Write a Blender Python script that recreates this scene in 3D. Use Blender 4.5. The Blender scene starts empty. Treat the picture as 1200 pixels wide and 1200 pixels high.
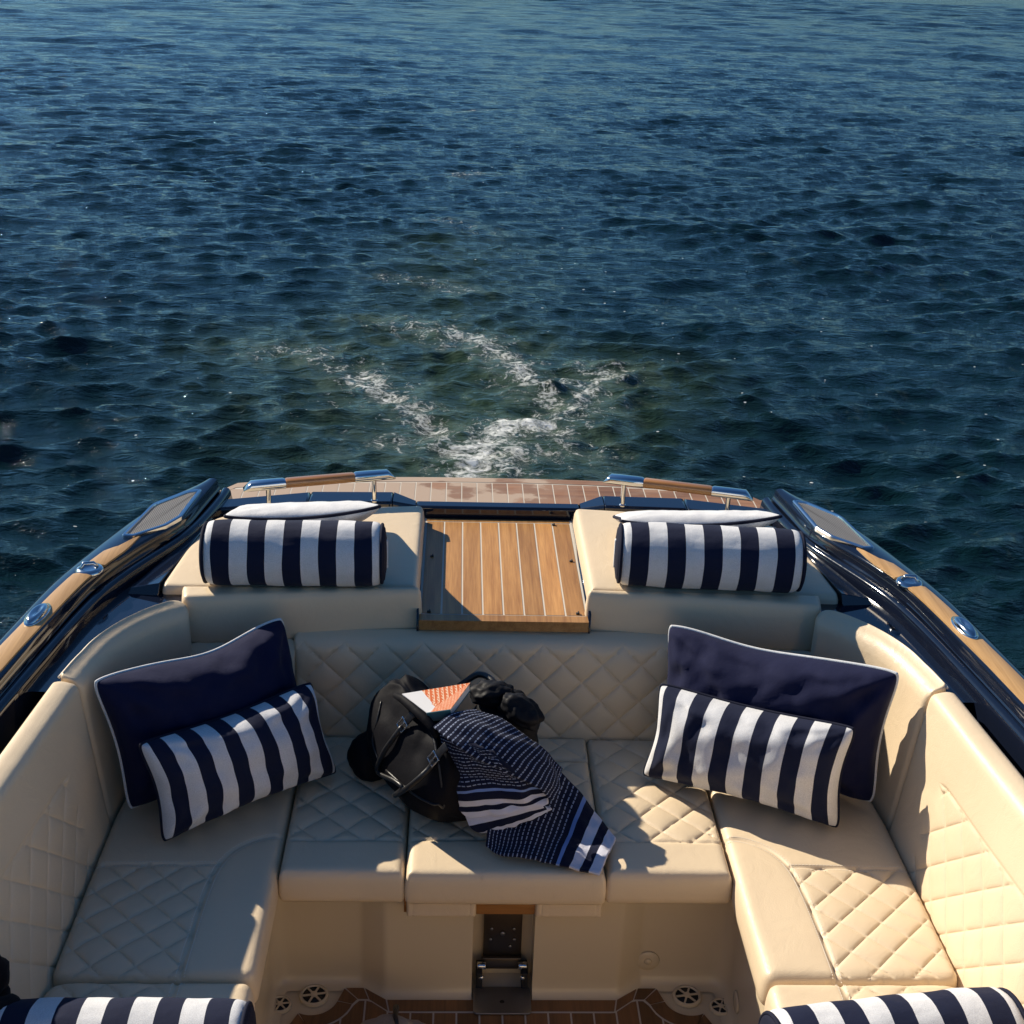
import bpy, math, random
import numpy as np
from mathutils import Vector, Matrix, noise
from mathutils.geometry import delaunay_2d_cdt
R = math.radians
random.seed(7)
rng = np.random.default_rng(11)
SC = bpy.context.scene
COL = SC.collection

# ------------------------------------------------------------------ materials
def mat(name, base=(.8,.8,.8), rough=.5, metal=0., coat=0., spec=.5, sheen=0.):
    m = bpy.data.materials.new(name); m.use_nodes = True
    b = m.node_tree.nodes['Principled BSDF']
    b.inputs['Base Color'].default_value = (*base, 1)
    b.inputs['Roughness'].default_value = rough
    b.inputs['Metallic'].default_value = metal
    b.inputs['Coat Weight'].default_value = coat
    b.inputs['Coat Roughness'].default_value = .05
    b.inputs['Specular IOR Level'].default_value = spec
    b.inputs['Sheen Weight'].default_value = sheen
    return m, m.node_tree, b
def N(t, typ, **kw):
    n = t.nodes.new(typ)
    for k, v in kw.items():
        if k in n.inputs: n.inputs[k].default_value = v
        else: setattr(n, k, v)
    return n
def mth(t, op, a, b=None, c=None):
    n = t.nodes.new('ShaderNodeMath'); n.operation = op
    for i, v in enumerate((a, b, c)):
        if v is None: continue
        if isinstance(v, (int, float)): n.inputs[i].default_value = v
        else: t.links.new(v, n.inputs[i])
    return n.outputs[0]
def mixc(t, fac, a, b):
    n = t.nodes.new('ShaderNodeMix'); n.data_type = 'RGBA'
    for s, v in ((0, fac), (6, a), (7, b)):
        if isinstance(v, (int, float)): n.inputs[s].default_value = v
        elif isinstance(v, tuple): n.inputs[s].default_value = (*v, 1)
        else: t.links.new(v, n.inputs[s])
    return n.outputs[2]
def coords(t, kind='Object', scale=(1,1,1)):
    c = N(t, 'ShaderNodeTexCoord'); m = N(t, 'ShaderNodeMapping'); m.inputs['Scale'].default_value = scale
    t.links.new(c.outputs[kind], m.inputs[0]); return m.outputs[0]
def tex(t, typ, vec, **kw):
    n = N(t, typ, **kw); t.links.new(vec, n.inputs['Vector']); return n
def bump(t, b, h, strength, dist, prev=None):
    n = N(t, 'ShaderNodeBump', Strength=strength, Distance=dist); t.links.new(h, n.inputs['Height'])
    if prev: t.links.new(prev.outputs[0], n.inputs['Normal'])
    if b: t.links.new(n.outputs[0], b.inputs['Normal'])
    return n
def ramp(t, v, stops):
    n = N(t, 'ShaderNodeValToRGB'); e = n.color_ramp.elements
    while len(e) < len(stops): e.new(.5)
    for x, (p, c) in zip(e, stops): x.position = p; x.color = (*c, 1) if len(c) == 3 else c
    t.links.new(v, n.inputs[0]); return n.outputs[0]

def leather(name, col, rough=.43):
    m, t, b = mat(name, col, rough)
    v = coords(t)
    big = tex(t, 'ShaderNodeTexNoise', v, Scale=5., Detail=4.)
    c = mixc(t, big.outputs[0], tuple(x*.93 for x in col), tuple(min(1, x*1.05) for x in col))
    t.links.new(c, b.inputs['Base Color'])
    w = tex(t, 'ShaderNodeTexNoise', v, Scale=13., Detail=5., Roughness=.6, Distortion=1.4)
    b1 = bump(t, None, w.outputs[0], .28, .006)
    g = tex(t, 'ShaderNodeTexVoronoi', v, Scale=420.)
    bump(t, b, g.outputs[0], .22, .0012, b1)
    rr = mth(t, 'MULTIPLY_ADD', big.outputs[0], .16, rough-.08); t.links.new(rr, b.inputs['Roughness'])
    return m
LEA = leather('cream leather', (.73, .58, .395))
GEL = mat('cream gelcoat', (.66, .54, .37), .22)[0]
THREAD = mat('pale thread', (.78, .70, .58), .7)[0]

def navy_gel():
    m, t, b = mat('navy gelcoat', (.006, .009, .020), .06, coat=.6)
    v = coords(t)
    n = tex(t, 'ShaderNodeTexNoise', v, Scale=3., Detail=2.)
    bump(t, b, n.outputs[0], .05, .02)
    n2 = tex(t, 'ShaderNodeTexNoise', v, Scale=60., Detail=5.)
    t.links.new(mth(t, 'MULTIPLY_ADD', n2.outputs[0], .10, .02), b.inputs['Roughness'])
    return m
NAVY = navy_gel()
BLACK = mat('black rubber', (.008, .008, .009), .6)[0]
def chrome_m():
    m, t, b = mat('polished steel', (.62, .64, .66), .12, metal=1.)
    return m
CHROME = chrome_m()
def brushed(name, col, rough):
    m, t, b = mat(name, col, rough, metal=1.)
    n = tex(t, 'ShaderNodeTexNoise', coords(t, 'Object', (6, 6, 120)), Scale=9., Detail=4.)
    t.links.new(mth(t, 'MULTIPLY_ADD', n.outputs[0], .3, rough-.12), b.inputs['Roughness'])
    return m
BRONZE = brushed('dark steel plate', (.16, .13, .10), .38)
STEEL = brushed('dull steel', (.36, .36, .37), .36)

def wood(name, c1, c2, rough, axis='y', coat=0., wet=False):
    m, t, b = mat(name, c1, rough, coat=coat)
    s = {'x': (2.2, 55, 55), 'y': (55, 2.2, 55)}[axis]
    n = tex(t, 'ShaderNodeTexNoise', coords(t, 'Object', s), Scale=1., Detail=5., Roughness=.6)
    f = tex(t, 'ShaderNodeTexNoise', coords(t, 'Object', tuple(x*4 for x in s)), Scale=1., Detail=3.)
    mx = mth(t, 'ADD', mth(t, 'MULTIPLY', n.outputs[0], .75), mth(t, 'MULTIPLY', f.outputs[0], .25))
    col = ramp(t, mx, [(.32, c1), (.68, c2)])
    at = N(t, 'ShaderNodeAttribute'); at.attribute_name = 'tone'
    hs = N(t, 'ShaderNodeHueSaturation'); t.links.new(col, hs.inputs['Color'])
    t.links.new(mth(t, 'MULTIPLY_ADD', at.outputs['Fac'], .50, .74), hs.inputs['Value'])
    out = hs.outputs[0]
    if wet:                                  # the wet planks of the platform are darker than the dry, bleached ones
        w = tex(t, 'ShaderNodeTexNoise', coords(t, 'Object', (2.4, 3.5, 1)), Scale=1.6, Detail=5., Roughness=.55)
        sx = N(t, 'ShaderNodeSeparateXYZ'); t.links.new(coords(t), sx.inputs[0])
        k = mth(t, 'ADD', w.outputs[0], mth(t, 'MULTIPLY', sx.outputs[0], .35))
        mk = ramp(t, k, [(.50, (0, 0, 0)), (.54, (.75, .75, .75)), (.66, (1, 1, 1))])
        out = mixc(t, mk, (.47, .345, .245), out)
    t.links.new(out, b.inputs['Base Color'])
    bump(t, b, mx, .25, .001)
    return m
TEAK = wood('teak', (.30, .135, .040), (.54, .28, .095), .42, 'y')
TEAKF = wood('oiled teak floor', (.13, .058, .022), (.23, .105, .040), .5, 'y')
TEAKX = wood('swim platform teak', (.21, .10, .050), (.34, .17, .085), .45, 'x', wet=True)
TEAKG = wood('gunwale teak', (.40, .225, .085), (.60, .36, .15), .38, 'y', coat=.15)
TEAKV = wood('varnished teak', (.27, .115, .032), (.43, .20, .06), .2, 'x', coat=.6)
CAULK = mat('white caulk', (.62, .56, .47), .6)[0]

def fabric(name, col, sheen=.25, rough=.85, stripes=0, col2=None, sc=900, spec=.2):
    m, t, b = mat(name, col, rough, spec=spec, sheen=sheen)
    v = coords(t)
    nz = tex(t, 'ShaderNodeTexNoise', v, Scale=sc*.6, Detail=2.)
    nb = tex(t, 'ShaderNodeTexNoise', v, Scale=16., Detail=3.)
    src = col
    if stripes:
        uv = N(t, 'ShaderNodeUVMap'); sx = N(t, 'ShaderNodeSeparateXYZ'); t.links.new(uv.outputs[0], sx.inputs[0])
        k = mth(t, 'LESS_THAN', mth(t, 'ABSOLUTE', mth(t, 'SUBTRACT', mth(t, 'FRACT', mth(t, 'MULTIPLY', sx.outputs[0], float(stripes))), .5)), .25)
        src = mixc(t, k, col, col2)
    hs = N(t, 'ShaderNodeHueSaturation')
    if isinstance(src, tuple): hs.inputs['Color'].default_value = (*src, 1)
    else: t.links.new(src, hs.inputs['Color'])
    t.links.new(mth(t, 'ADD', mth(t, 'MULTIPLY', nz.outputs[0], .7), mth(t, 'MULTIPLY_ADD', nb.outputs[0], .25, .52)), hs.inputs['Value'])
    t.links.new(hs.outputs[0], b.inputs['Base Color'])
    b1 = bump(t, None, nb.outputs[0], .45, .008)
    bump(t, b, nz.outputs[0], .35, .0012, b1)
    return m
NAVYC, WHITEC = (.008, .012, .036), (.66, .66, .67)
FNAVY = fabric('navy canvas', (.006, .0085, .040), .04)
FWHITE = fabric('white canvas', WHITEC, .1)
FSTR5 = fabric('striped canvas five', WHITEC, .03, stripes=5, col2=NAVYC)
FSTR6 = fabric('striped canvas six', WHITEC, .03, stripes=6, col2=NAVYC)
FPIPEW = fabric('white piping', (.66, .67, .68), .0)
FPIPEN = fabric('navy piping', (.010, .012, .028), .0)
FBAG = fabric('black bag canvas', (.0055, .0055, .008), .0, .66, sc=1400, spec=.10)
FPUFF = fabric('black nylon', (.006, .006, .008), .0, .6, sc=500, spec=.2)
LBAG = leather('black leather strap', (.010, .010, .012), .38)
FDARK = fabric('dark fleece', (.006, .004, .005), .03, .95, sc=300)
FCREAM = fabric('pale canvas', (.36, .29, .22), .1)
PAPER = mat('paper pages', (.72, .70, .66), .8)[0]

def towel_mat():
    m, t, b = mat('striped towel', NAVYC, .9, spec=.15, sheen=.03)
    uv = N(t, 'ShaderNodeUVMap'); sx = N(t, 'ShaderNodeSeparateXYZ'); t.links.new(uv.outputs[0], sx.inputs[0])
    u, w = sx.outputs[0], sx.outputs[1]          # u runs along the towel in metres, w across it
    thin = mth(t, 'LESS_THAN', mth(t, 'FRACT', mth(t, 'MULTIPLY', u, 62.)), .24)
    dash = mth(t, 'LESS_THAN', mth(t, 'FRACT', mth(t, 'MULTIPLY', w, 95.)), .72)
    thin = mth(t, 'MULTIPLY', mth(t, 'MULTIPLY', thin, dash), mth(t, 'GREATER_THAN', u, .135))
    def band(a, b_): return mth(t, 'MULTIPLY', mth(t, 'GREATER_THAN', u, a), mth(t, 'LESS_THAN', u, b_))
    wide = mth(t, 'ADD', band(-.01, .031), band(.057, .088))
    c = mixc(t, thin, (.008, .011, .030), (.30, .34, .45))
    c = mixc(t, wide, c, (.62, .62, .70))
    c = mixc(t, band(.118, .129), c, (.20, .30, .58))
    t.links.new(c, b.inputs['Base Color'])
    nz = tex(t, 'ShaderNodeTexNoise', coords(t), Scale=700., Detail=2.)
    n2 = tex(t, 'ShaderNodeTexNoise', coords(t), Scale=25., Detail=3.)
    b1 = bump(t, None, n2.outputs[0], .6, .01)
    bump(t, b, nz.outputs[0], .5, .002, b1)
    return m
TOWEL = towel_mat()

def mesh_grille():
    m, t, b = mat('speaker mesh', (.16, .16, .17), .75, spec=.2)
    v = tex(t, 'ShaderNodeTexVoronoi', coords(t, 'Object', (1, 1, .01)), Scale=190., Randomness=.0)
    c = ramp(t, v.outputs[0], [(.30, (.03, .03, .032)), (.42, (.23, .23, .235))])
    t.links.new(c, b.inputs['Base Color']); return m
GRILLE = mesh_grille()
def book_mat():
    m, t, b = mat('patterned book cover', (.8, .3, .1), .4)
    uv = N(t, 'ShaderNodeUVMap'); mp = N(t, 'ShaderNodeMapping'); mp.inputs['Scale'].default_value = (13, 20, 1)
    t.links.new(uv.outputs[0], mp.inputs[0])
    w = tex(t, 'ShaderNodeTexWave', mp.outputs[0], Scale=.55, Distortion=5., Detail=2.)
    w.inputs['Detail Scale'].default_value = 2.
    sx = N(t, 'ShaderNodeSeparateXYZ'); t.links.new(uv.outputs[0], sx.inputs[0])
    st_ = mth(t, 'FRACT', mth(t, 'ADD', mth(t, 'MULTIPLY', sx.outputs[0], 15.), mth(t, 'MULTIPLY', sx.outputs[1], -5.)))
    k = mth(t, 'GREATER_THAN', mth(t, 'ADD', st_, mth(t, 'MULTIPLY', w.outputs[0], .5)), .92)
    c = mixc(t, k, (.68, .15, .035), (.86, .60, .40))
    c = mixc(t, mth(t, 'LESS_THAN', mth(t, 'ADD', sx.outputs[0], mth(t, 'MULTIPLY', sx.outputs[1], -.12)), .17), c, (.76, .74, .72))
    t.links.new(c, b.inputs['Base Color']); return m
BOOK = book_mat()
TEAL = mat('teal book spine', (.02, .10, .13), .45)[0]

# ------------------------------------------------------------------ mesh helpers
def wloc(o):
    v = Vector((0, 0, 0))
    while o: v += o.location; o = o.parent
    return v
def link(name, V, F, mats, parent=None, mi=None, smooth=True, uv=None, tone=None, origin=None):
    V = np.asarray(V, float)
    me = bpy.data.meshes.new(name)
    base = np.array(wloc(parent)) if parent else (np.array(origin) if origin is not None else np.zeros(3))
    me.from_pydata((V-base).tolist(), [], [list(map(int, f)) for f in F])
    for m in (mats if isinstance(mats, (list, tuple)) else [mats]): me.materials.append(m)
    if mi is not None: me.polygons.foreach_set('material_index', np.asarray(mi, np.int32))
    me.polygons.foreach_set('use_smooth', np.full(len(F), smooth, bool))
    if uv is not None:
        l = me.uv_layers.new(name='UVMap'); idx = np.zeros(len(me.loops), np.int32); me.loops.foreach_get('vertex_index', idx)
        l.data.foreach_set('uv', np.asarray(uv, np.float32)[idx].ravel())
    if tone is not None:
        a = me.attributes.new('tone', 'FLOAT', 'POINT'); a.data.foreach_set('value', np.asarray(tone, np.float32))
    me.update()
    o = bpy.data.objects.new(name, me); COL.objects.link(o)
    if parent: o.parent = parent
    elif origin is not None: o.location = origin
    return o
def thing(name, label, cat, loc, group=None):
    o = bpy.data.objects.new(name, None); COL.objects.link(o); o.location = loc; o.empty_display_size = .1
    o['label'] = label; o['category'] = cat
    if group: o['group'] = group
    return o
class MB:
    def __init__(s): s.V = []; s.F = []; s.M = []; s.T = []
    def add(s, V, F, m=0, tone=.5):
        k = len(s.V); s.V += [tuple(v) for v in V]; s.F += [[i+k for i in f] for f in F]; s.M += [m]*len(F); s.T += [tone]*len(V); return s
    def build(s, name, mats, parent=None, smooth=True, angle=None, origin=None, bevel=0, seg=2):
        o = link(name, s.V, s.F, mats, parent, s.M, smooth, tone=s.T, origin=origin)
        if bevel:
            b = o.modifiers.new('bevel', 'BEVEL'); b.width = bevel; b.segments = seg; b.limit_method = 'ANGLE'; b.angle_limit = R(35); b.harden_normals = False
        if smooth and angle is not None:
            o.data.set_sharp_from_angle(angle=R(angle))
        return o
    def box(s, c, d, m=0, rot=None, tone=.5):
        V = []
        for z in (-1, 1):
            for x, y in ((-1, -1), (1, -1), (1, 1), (-1, 1)):
                v = Vector((x*d[0]/2, y*d[1]/2, z*d[2]/2))
                if rot: v = rot @ v
                V.append(v+Vector(c))
        return s.add(V, [[3, 2, 1, 0], [4, 5, 6, 7], [0, 1, 5, 4], [1, 2, 6, 5], [2, 3, 7, 6], [3, 0, 4, 7]], m, tone)
    def prism(s, poly, z0, z1, m=0, tone=.5):
        n = len(poly)
        V = [(x, y, z0) for x, y in poly]+[(x, y, z1) for x, y in poly]
        return s.add(V, [list(range(n-1, -1, -1)), list(range(n, 2*n))]+[[i, (i+1) % n, n+(i+1) % n, n+i] for i in range(n)], m, tone)
    def tube(s, pts, r, n=10, m=0, closed=False, flat=1., up=(0, 0, 1), caps=True):
        P = [Vector(p) for p in pts]; k = len(P); V = []; up = Vector(up)
        rr = r if isinstance(r, (list, tuple)) else [r]*k
        for i in range(k):
            a = P[(i-1) % k] if (closed or i) else P[i]; b = P[(i+1) % k] if (closed or i < k-1) else P[i]
            t = (b-a).normalized(); s1 = t.cross(up)
            if s1.length < 1e-4: s1 = t.cross(Vector((1, 0, 0)))
            s1.normalize(); s2 = s1.cross(t)
            for j in range(n):
                q = 2*math.pi*j/n; V.append(P[i]+s1*math.cos(q)*rr[i]+s2*math.sin(q)*rr[i]*flat)
        F = []
        for i in range(k if closed else k-1):
            for j in range(n):
                a = i*n+j; b = i*n+(j+1) % n; c = ((i+1) % k)*n+(j+1) % n; d = ((i+1) % k)*n+j
                F.append([a, b, c, d])
        if not closed and caps: F += [list(range(n-1, -1, -1)), list(range((k-1)*n, k*n))]
        return s.add(V, F, m)
    def lathe(s, c, prof, axis, n=24, m=0, up=None):
        a = Vector(axis).normalized(); u = a.orthogonal().normalized(); w = a.cross(u); V = []; F = []
        for r, h in prof:
            for j in range(n):
                q = 2*math.pi*j/n; V.append(Vector(c)+a*h+(u*math.cos(q)+w*math.sin(q))*r)
        for i in range(len(prof)-1):
            for j in range(n): F.append([i*n+j, i*n+(j+1) % n, (i+1)*n+(j+1) % n, (i+1)*n+j])
        F += [list(range(n-1, -1, -1)), list(range((len(prof)-1)*n, len(prof)*n))]
        return s.add(V, F, m)

def interp(tab, y):
    a = np.array(tab); return np.interp(y, a[:, 0], a[:, 1])
def smooth_tab(tab, y, n=3):
    "smoothed piecewise-linear interpolation (average over a window)"
    a = np.array(tab); y = np.asarray(y, float); o = 0
    for d in np.linspace(-.07, .07, 9): o = o+np.interp(y+d, a[:, 0], a[:, 1])
    return o/9
def rpoly(pts, rad, n=6):
    out = []; k = len(pts)
    if not isinstance(rad, (list, tuple)): rad = [rad]*k
    for i in range(k):
        p = Vector(pts[i]); a = (Vector(pts[i-1])-p); b = (Vector(pts[(i+1) % k])-p); la, lb = a.length, b.length; a /= la; b /= lb
        ang = a.angle(b); r = rad[i]
        if r <= 0: out.append(tuple(p)); continue
        d = min(r/math.tan(ang/2), la*.45, lb*.45)
        p0 = p+a*d; p1 = p+b*d
        for j in range(n+1):
            t = j/n; q = (1-t)**2*p0+2*t*(1-t)*p+t*t*p1; out.append((q.x, q.y))
    return out
def resample(P, step, closed):
    P = np.asarray(P, float); out = []
    k = len(P)
    for i in range(k if closed else k-1):
        a, b = P[i], P[(i+1) % k]; L = np.linalg.norm(b-a)
        if L < 1e-9: continue
        m = max(1, int(math.ceil(L/step)))
        out += [a+(b-a)*j/m for j in range(m)]
    if not closed: out.append(P[-1])
    return np.array(out)
def segdist(X, P, closed):
    P = np.asarray(P, float); A = P if closed else P[:-1]; B = np.roll(P, -1, 0) if closed else P[1:]
    best = np.full(len(X), 1e9)
    for a, b in zip(A, B):
        d = b-a; L = d@d
        if L < 1e-14: continue
        t = np.clip(((X-a)@d)/L, 0, 1); q = X-a-t[:, None]*d
        best = np.minimum(best, np.einsum('ij,ij->i', q, q))
    return np.sqrt(best)
def inside(X, P):
    P = np.asarray(P, float); c = np.zeros(len(X), bool); j = len(P)-1
    for i in range(len(P)):
        xi, yi = P[i]; xj, yj = P[j]
        if yi != yj:
            k = ((yi > X[:, 1]) != (yj > X[:, 1])) & (X[:, 0] < (xj-xi)*(X[:, 1]-yi)/(yj-yi)+xi); c ^= k
        j = i
    return c
def normals2(P):
    T = np.roll(P, -1, 0)-np.roll(P, 1, 0); T /= np.linalg.norm(T, axis=1)[:, None]+1e-12
    return np.stack([-T[:, 1], T[:, 0]], 1)       # inward for CCW

def cushion(name, outline, h0, h1, r, parent, mats=None, seams=(), quilts=(), crown=0., warp=None, res=.035, bulge=.003, step=.014, stitch=False, rough_amp=.0015, toproll=None, r0=None):
    """upholstered cushion: a height field over a closed outline with rolled edges, seams and quilted areas"""
    P = np.asarray(outline, float)
    ar = .5*np.sum(P[:, 0]*np.roll(P[:, 1], -1)-np.roll(P[:, 0], -1)*P[:, 1])
    if ar < 0: P = P[::-1]
    P = resample(P, step, True); n = len(P); NI = normals2(P)
    pts = [P]
    extra = []
    for k in (.10, .3, .6, 1., 1.5):
        extra.append(P+NI*r*k)
    for line, w, dep in seams:
        L = resample(line, .010, False); T = np.gradient(L, axis=0); T /= np.linalg.norm(T, axis=1)[:, None]+1e-12
        nn = np.stack([-T[:, 1], T[:, 0]], 1)
        for k in (0, -.6, .6, -1.3, 1.3, -2.4, 2.4): extra.append(L+nn*w*k)
    for poly, org, cell, ang, dep in quilts:
        q = np.asarray(poly, float); ca, sa = math.cos(ang), math.sin(ang)
        c0 = q-np.asarray(org); A = c0@np.array([ca, sa]); B = c0@np.array([-sa, ca])
        offs = np.array([-.5, -.28, -.13, -.06, -.022, 0, .022, .06, .13, .28])
        ga = (np.arange(math.floor(A.min()/cell)-1, math.ceil(A.max()/cell)+2)[:, None]+offs).ravel()*cell
        gb = (np.arange(math.floor(B.min()/cell)-1, math.ceil(B.max()/cell)+2)[:, None]+offs).ravel()*cell
        GA, GB = np.meshgrid(ga, gb); GA = GA.ravel(); GB = GB.ravel()
        X = np.stack([GA*ca-GB*sa, GA*sa+GB*ca], 1)+np.asarray(org)
        extra.append(X[inside(X, q)])
    mn, mx = P.min(0), P.max(0)
    gx, gy = np.meshgrid(np.arange(mn[0], mx[0], res), np.arange(mn[1], mx[1], res)); G = np.stack([gx.ravel(), gy.ravel()], 1)
    for q in quilts: G = G[~inside(G, np.asarray(q[0], float))]
    extra.append(G+rng.uniform(-.1, .1, G.shape)*res)
    X = np.concatenate(extra); X = X[inside(X, P)]
    d = segdist(X, P, True); X = X[d > r*.07+.0006]
    _, ix = np.unique(np.round(X/.0016).astype(int), axis=0, return_index=True); X = X[np.sort(ix)]
    A = np.concatenate([P, X])
    res_ = delaunay_2d_cdt([Vector(p) for p in A], [(i, (i+1) % n) for i in range(n)], [], 1, 1e-6)
    V2 = np.array([tuple(v) for v in res_[0]]); F = [list(f) for f in res_[2]]
    ok = len(V2) >= n
    d = segdist(V2, P, True); d[:n] = 0
    h = np.full(len(V2), float(h1)); rl_ = np.full(len(V2), r if r0 is None else r0); dd = np.minimum(d, rl_)
    h -= (rl_-np.sqrt(np.maximum(rl_*rl_-(rl_-dd)**2, 0)))
    if toproll is not None:
        dt_, R_, k_ = toproll(V2); dt_ = np.clip(dt_, 0, R_); drop = R_-np.sqrt(np.maximum(R_*R_-(R_-dt_)**2, 0))
        h = np.where(k_, np.minimum(h, np.maximum(h1-drop, h0+.004)), h)
    hedge = h[:n].copy()
    h += crown*(1-np.exp(-d/.07))
    if rough_amp:
        for kx, ky, ph in rng.uniform(-1, 1, (6, 3)):
            h += rough_amp*.4*np.sin(kx*22*V2[:, 0]+ky*22*V2[:, 1]+ph*9)*np.clip(d/.05, 0, 1)
    for line, w, dep in seams:
        ds = segdist(V2, resample(line, .02, False), False); h -= dep*np.exp(-(ds/w)**2)
    for poly, org, cell, ang, dep in quilts:
        k = inside(V2, np.asarray(poly, float)); c0 = V2-np.asarray(org); ca, sa = math.cos(ang), math.sin(ang)
        a = (c0@np.array([ca, sa]))/cell; b = (c0@np.array([-sa, ca]))/cell
        da = np.abs(a-np.round(a))*cell; db = np.abs(b-np.round(b))*cell; s = cell*.055
        f = .62*(1-np.exp(-da/s))*(1-np.exp(-db/s))+.38*np.minimum(1, 2.2*da/cell)**.5*np.minimum(1, 2.2*db/cell)**.5
        fade = np.clip(d/(r*.8), 0, 1)
        h += np.where(k, (f-1)*dep*fade, 0)
    V = [np.column_stack([V2, h])]; Fs = F; cnt = len(V2)
    prev = list(range(n))
    htop = hedge
    lev = [(htop-(htop-h0)*t, bulge*math.sin(math.pi*t)) for t in (.2, .45, .7, .9)]+[(np.full(n, h0), -.004), (np.full(n, h0-.0005), -.02)]
    for hh, off in lev:
        V.append(np.column_stack([P-NI*off, hh])); cur = list(range(cnt, cnt+n)); cnt += n
        for i in range(n): Fs.append([prev[i], cur[i], cur[(i+1) % n], prev[(i+1) % n]])
        prev = cur
    V = np.concatenate(V)
    uvw = V.copy()
    mi = [0]*len(Fs)
    SV = []; SF = []
    if stitch:
        from mathutils.bvhtree import BVHTree
        tr = BVHTree.FromPolygons(V.tolist(), Fs)
        for line, w, dep in seams:
            L = resample(line, .0085, False); T = np.gradient(L, axis=0); T /= np.linalg.norm(T, axis=1)[:, None]+1e-12
            for side in (-1, 1):
                for i in range(len(L)):
                    t = T[i]; nn = np.array([-t[1], t[0]]); c = L[i]+nn*side*w*1.5
                    hit = tr.ray_cast(Vector((c[0], c[1], h1+.05)), Vector((0, 0, -1)))
                    if hit[0] is None: continue
                    z = hit[0].z+.0006; a = c-t*.0028; b = c+t*.0028; o = nn*.0009; k = len(V)+len(SV)
                    SV += [(*(a-o), z), (*(b-o), z), (*(b+o), z), (*(a+o), z)]; SF.append([k, k+1, k+2, k+3])
        if SV:
            V = np.concatenate([V, np.array(SV)]); uvw = V.copy(); Fs = Fs+SF; mi += [1]*len(SF)
    if warp: V = np.asarray(warp(V[:, 0], V[:, 1], V[:, 2]))
    # face orientation: make sure tops look outwards
    return link(name, V, Fs, mats or [LEA, THREAD], parent, mi, True, uv=uvw[:, :2])

def catmull(C, nu, nv):
    "bicubic surface through a control grid C[i][j]"
    C = np.asarray(C, float)
    def ev(C, n):
        k = len(C); t = np.linspace(0, k-1, n); i = np.minimum(t.astype(int), k-2); f = (t-i).reshape(-1, *([1]*(C.ndim-1)))
        E = np.concatenate([[2*C[0]-C[1]], C, [2*C[-1]-C[-2]]]); p0, p1, p2, p3 = E[i], E[i+1], E[i+2], E[i+3]
        return .5*(2*p1+(p2-p0)*f+(2*p0-5*p1+4*p2-p3)*f**2+(3*p1-p0-3*p2+p3)*f**3)
    S = ev(C, nu); return ev(S.transpose(1, 0, 2), nv).transpose(1, 0, 2)
def grid_faces(nu, nv, off=0):
    return [[off+i*nv+j, off+(i+1)*nv+j, off+(i+1)*nv+j+1, off+i*nv+j+1] for i in range(nu-1) for j in range(nv-1)]
def nz(p, s=1., seed=0.):
    return noise.noise(Vector((p[0]*s+seed, p[1]*s+seed*1.7, p[2]*s-seed)))

# ------------------------------------------------------------------ the boat
boat = thing('motor_boat', 'open navy motor boat with cream quilted seats and teak trim, under way on the lake', 'boat', (0, 2.6, -.6))

XO = [(-2, 1.34), (1.2, 1.34), (2.0, 1.30), (2.45, 1.262), (2.84, 1.217), (3.06, 1.19), (3.16, 1.17), (3.38, 1.112), (3.53, 1.068), (3.655, 1.02), (3.75, .965), (3.82, .91)]
TI = [(-2, 1.235), (1.2, 1.235), (2.0, 1.195), (2.45, 1.158), (2.72, 1.128), (3.0, 1.095), (3.14, 1.07), (3.3, 1.01), (3.36, .985), (3.44, .938), (3.5, .914), (3.72, .885), (3.82, .868)]
BX = [(-2, 1.215), (1.2, 1.215), (2.0, 1.178), (2.45, 1.143), (2.72, 1.110), (3.0, 1.072), (3.14, 1.045), (3.3, .983), (3.37, .950), (3.5, .898), (3.65, .868), (3.82, .845)]
def grow(t_, k): return [(y*k if y > 0 else y, x*k) for y, x in t_]
XO, TI, BX = grow(XO, 1.026), grow(TI, 1.026), grow(BX, 1.023)
GZ = -.040                                     # gunwale top stands at .8535
def xo(y): return smooth_tab(XO, y)
def ti(y): return smooth_tab(TI, y)
def bx(y): return smooth_tab(BX, y)
YS = np.concatenate([np.arange(-1.5, 2.6, .1), np.arange(2.6, 3.918, .03), [3.918]])
def gunwale_section(y):
    a, t, b = float(xo(y)), float(ti(y)), float(bx(y)); g = GZ
    return [(a-.22, -.60), (a-.10, -.2), (a-.03, .35), (a, .74), (a-.001, .83+g), (a-.006, .862+g), (a-.017, .883+g), (a-.034, .892+g), ((a-.034+t)/2, .8935+g), (t+.004, .892+g), (t-.001, .889+g), (t-.004, .880+g), (t-.006, .866+g), (t-.011, .860+g), (b+.020, .856+g),
            (b+.016, .840+g), (b+.015, .852+g), (b+.009, .860+g), (b, .863+g), (b-.009, .860+g), (b-.015, .852+g), (b-.017, .838+g), (b-.020, DZ), (b-.022, .68), (b-.03, .40)]
DZ = .784
for s, side in ((-1, 'left'), (1, 'right')):
    sec = [[(s*x, y, z) for x, z in gunwale_section(y)] for y in YS]; ns = len(sec[0])
    V = [p for q in sec for p in q]
    F = grid_faces(len(sec), ns)
    if s > 0: F = [f[::-1] for f in F]
    last = (len(sec)-1)*ns
    m = MB(); m.add(V, F); m.add([V[last+i] for i in range(ns)], [list(range(ns))[::s]])
    m.build('hull_side', [NAVY], boat, True, 40)
    # light bead of the rubbing strake lower down
    m = MB(); m.tube([(s*(float(xo(y))+.004), y, .66) for y in np.arange(-1.4, 3.86, .08)], .016, 8); m.build('rubbing_strake', [CHROME], boat)
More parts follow.
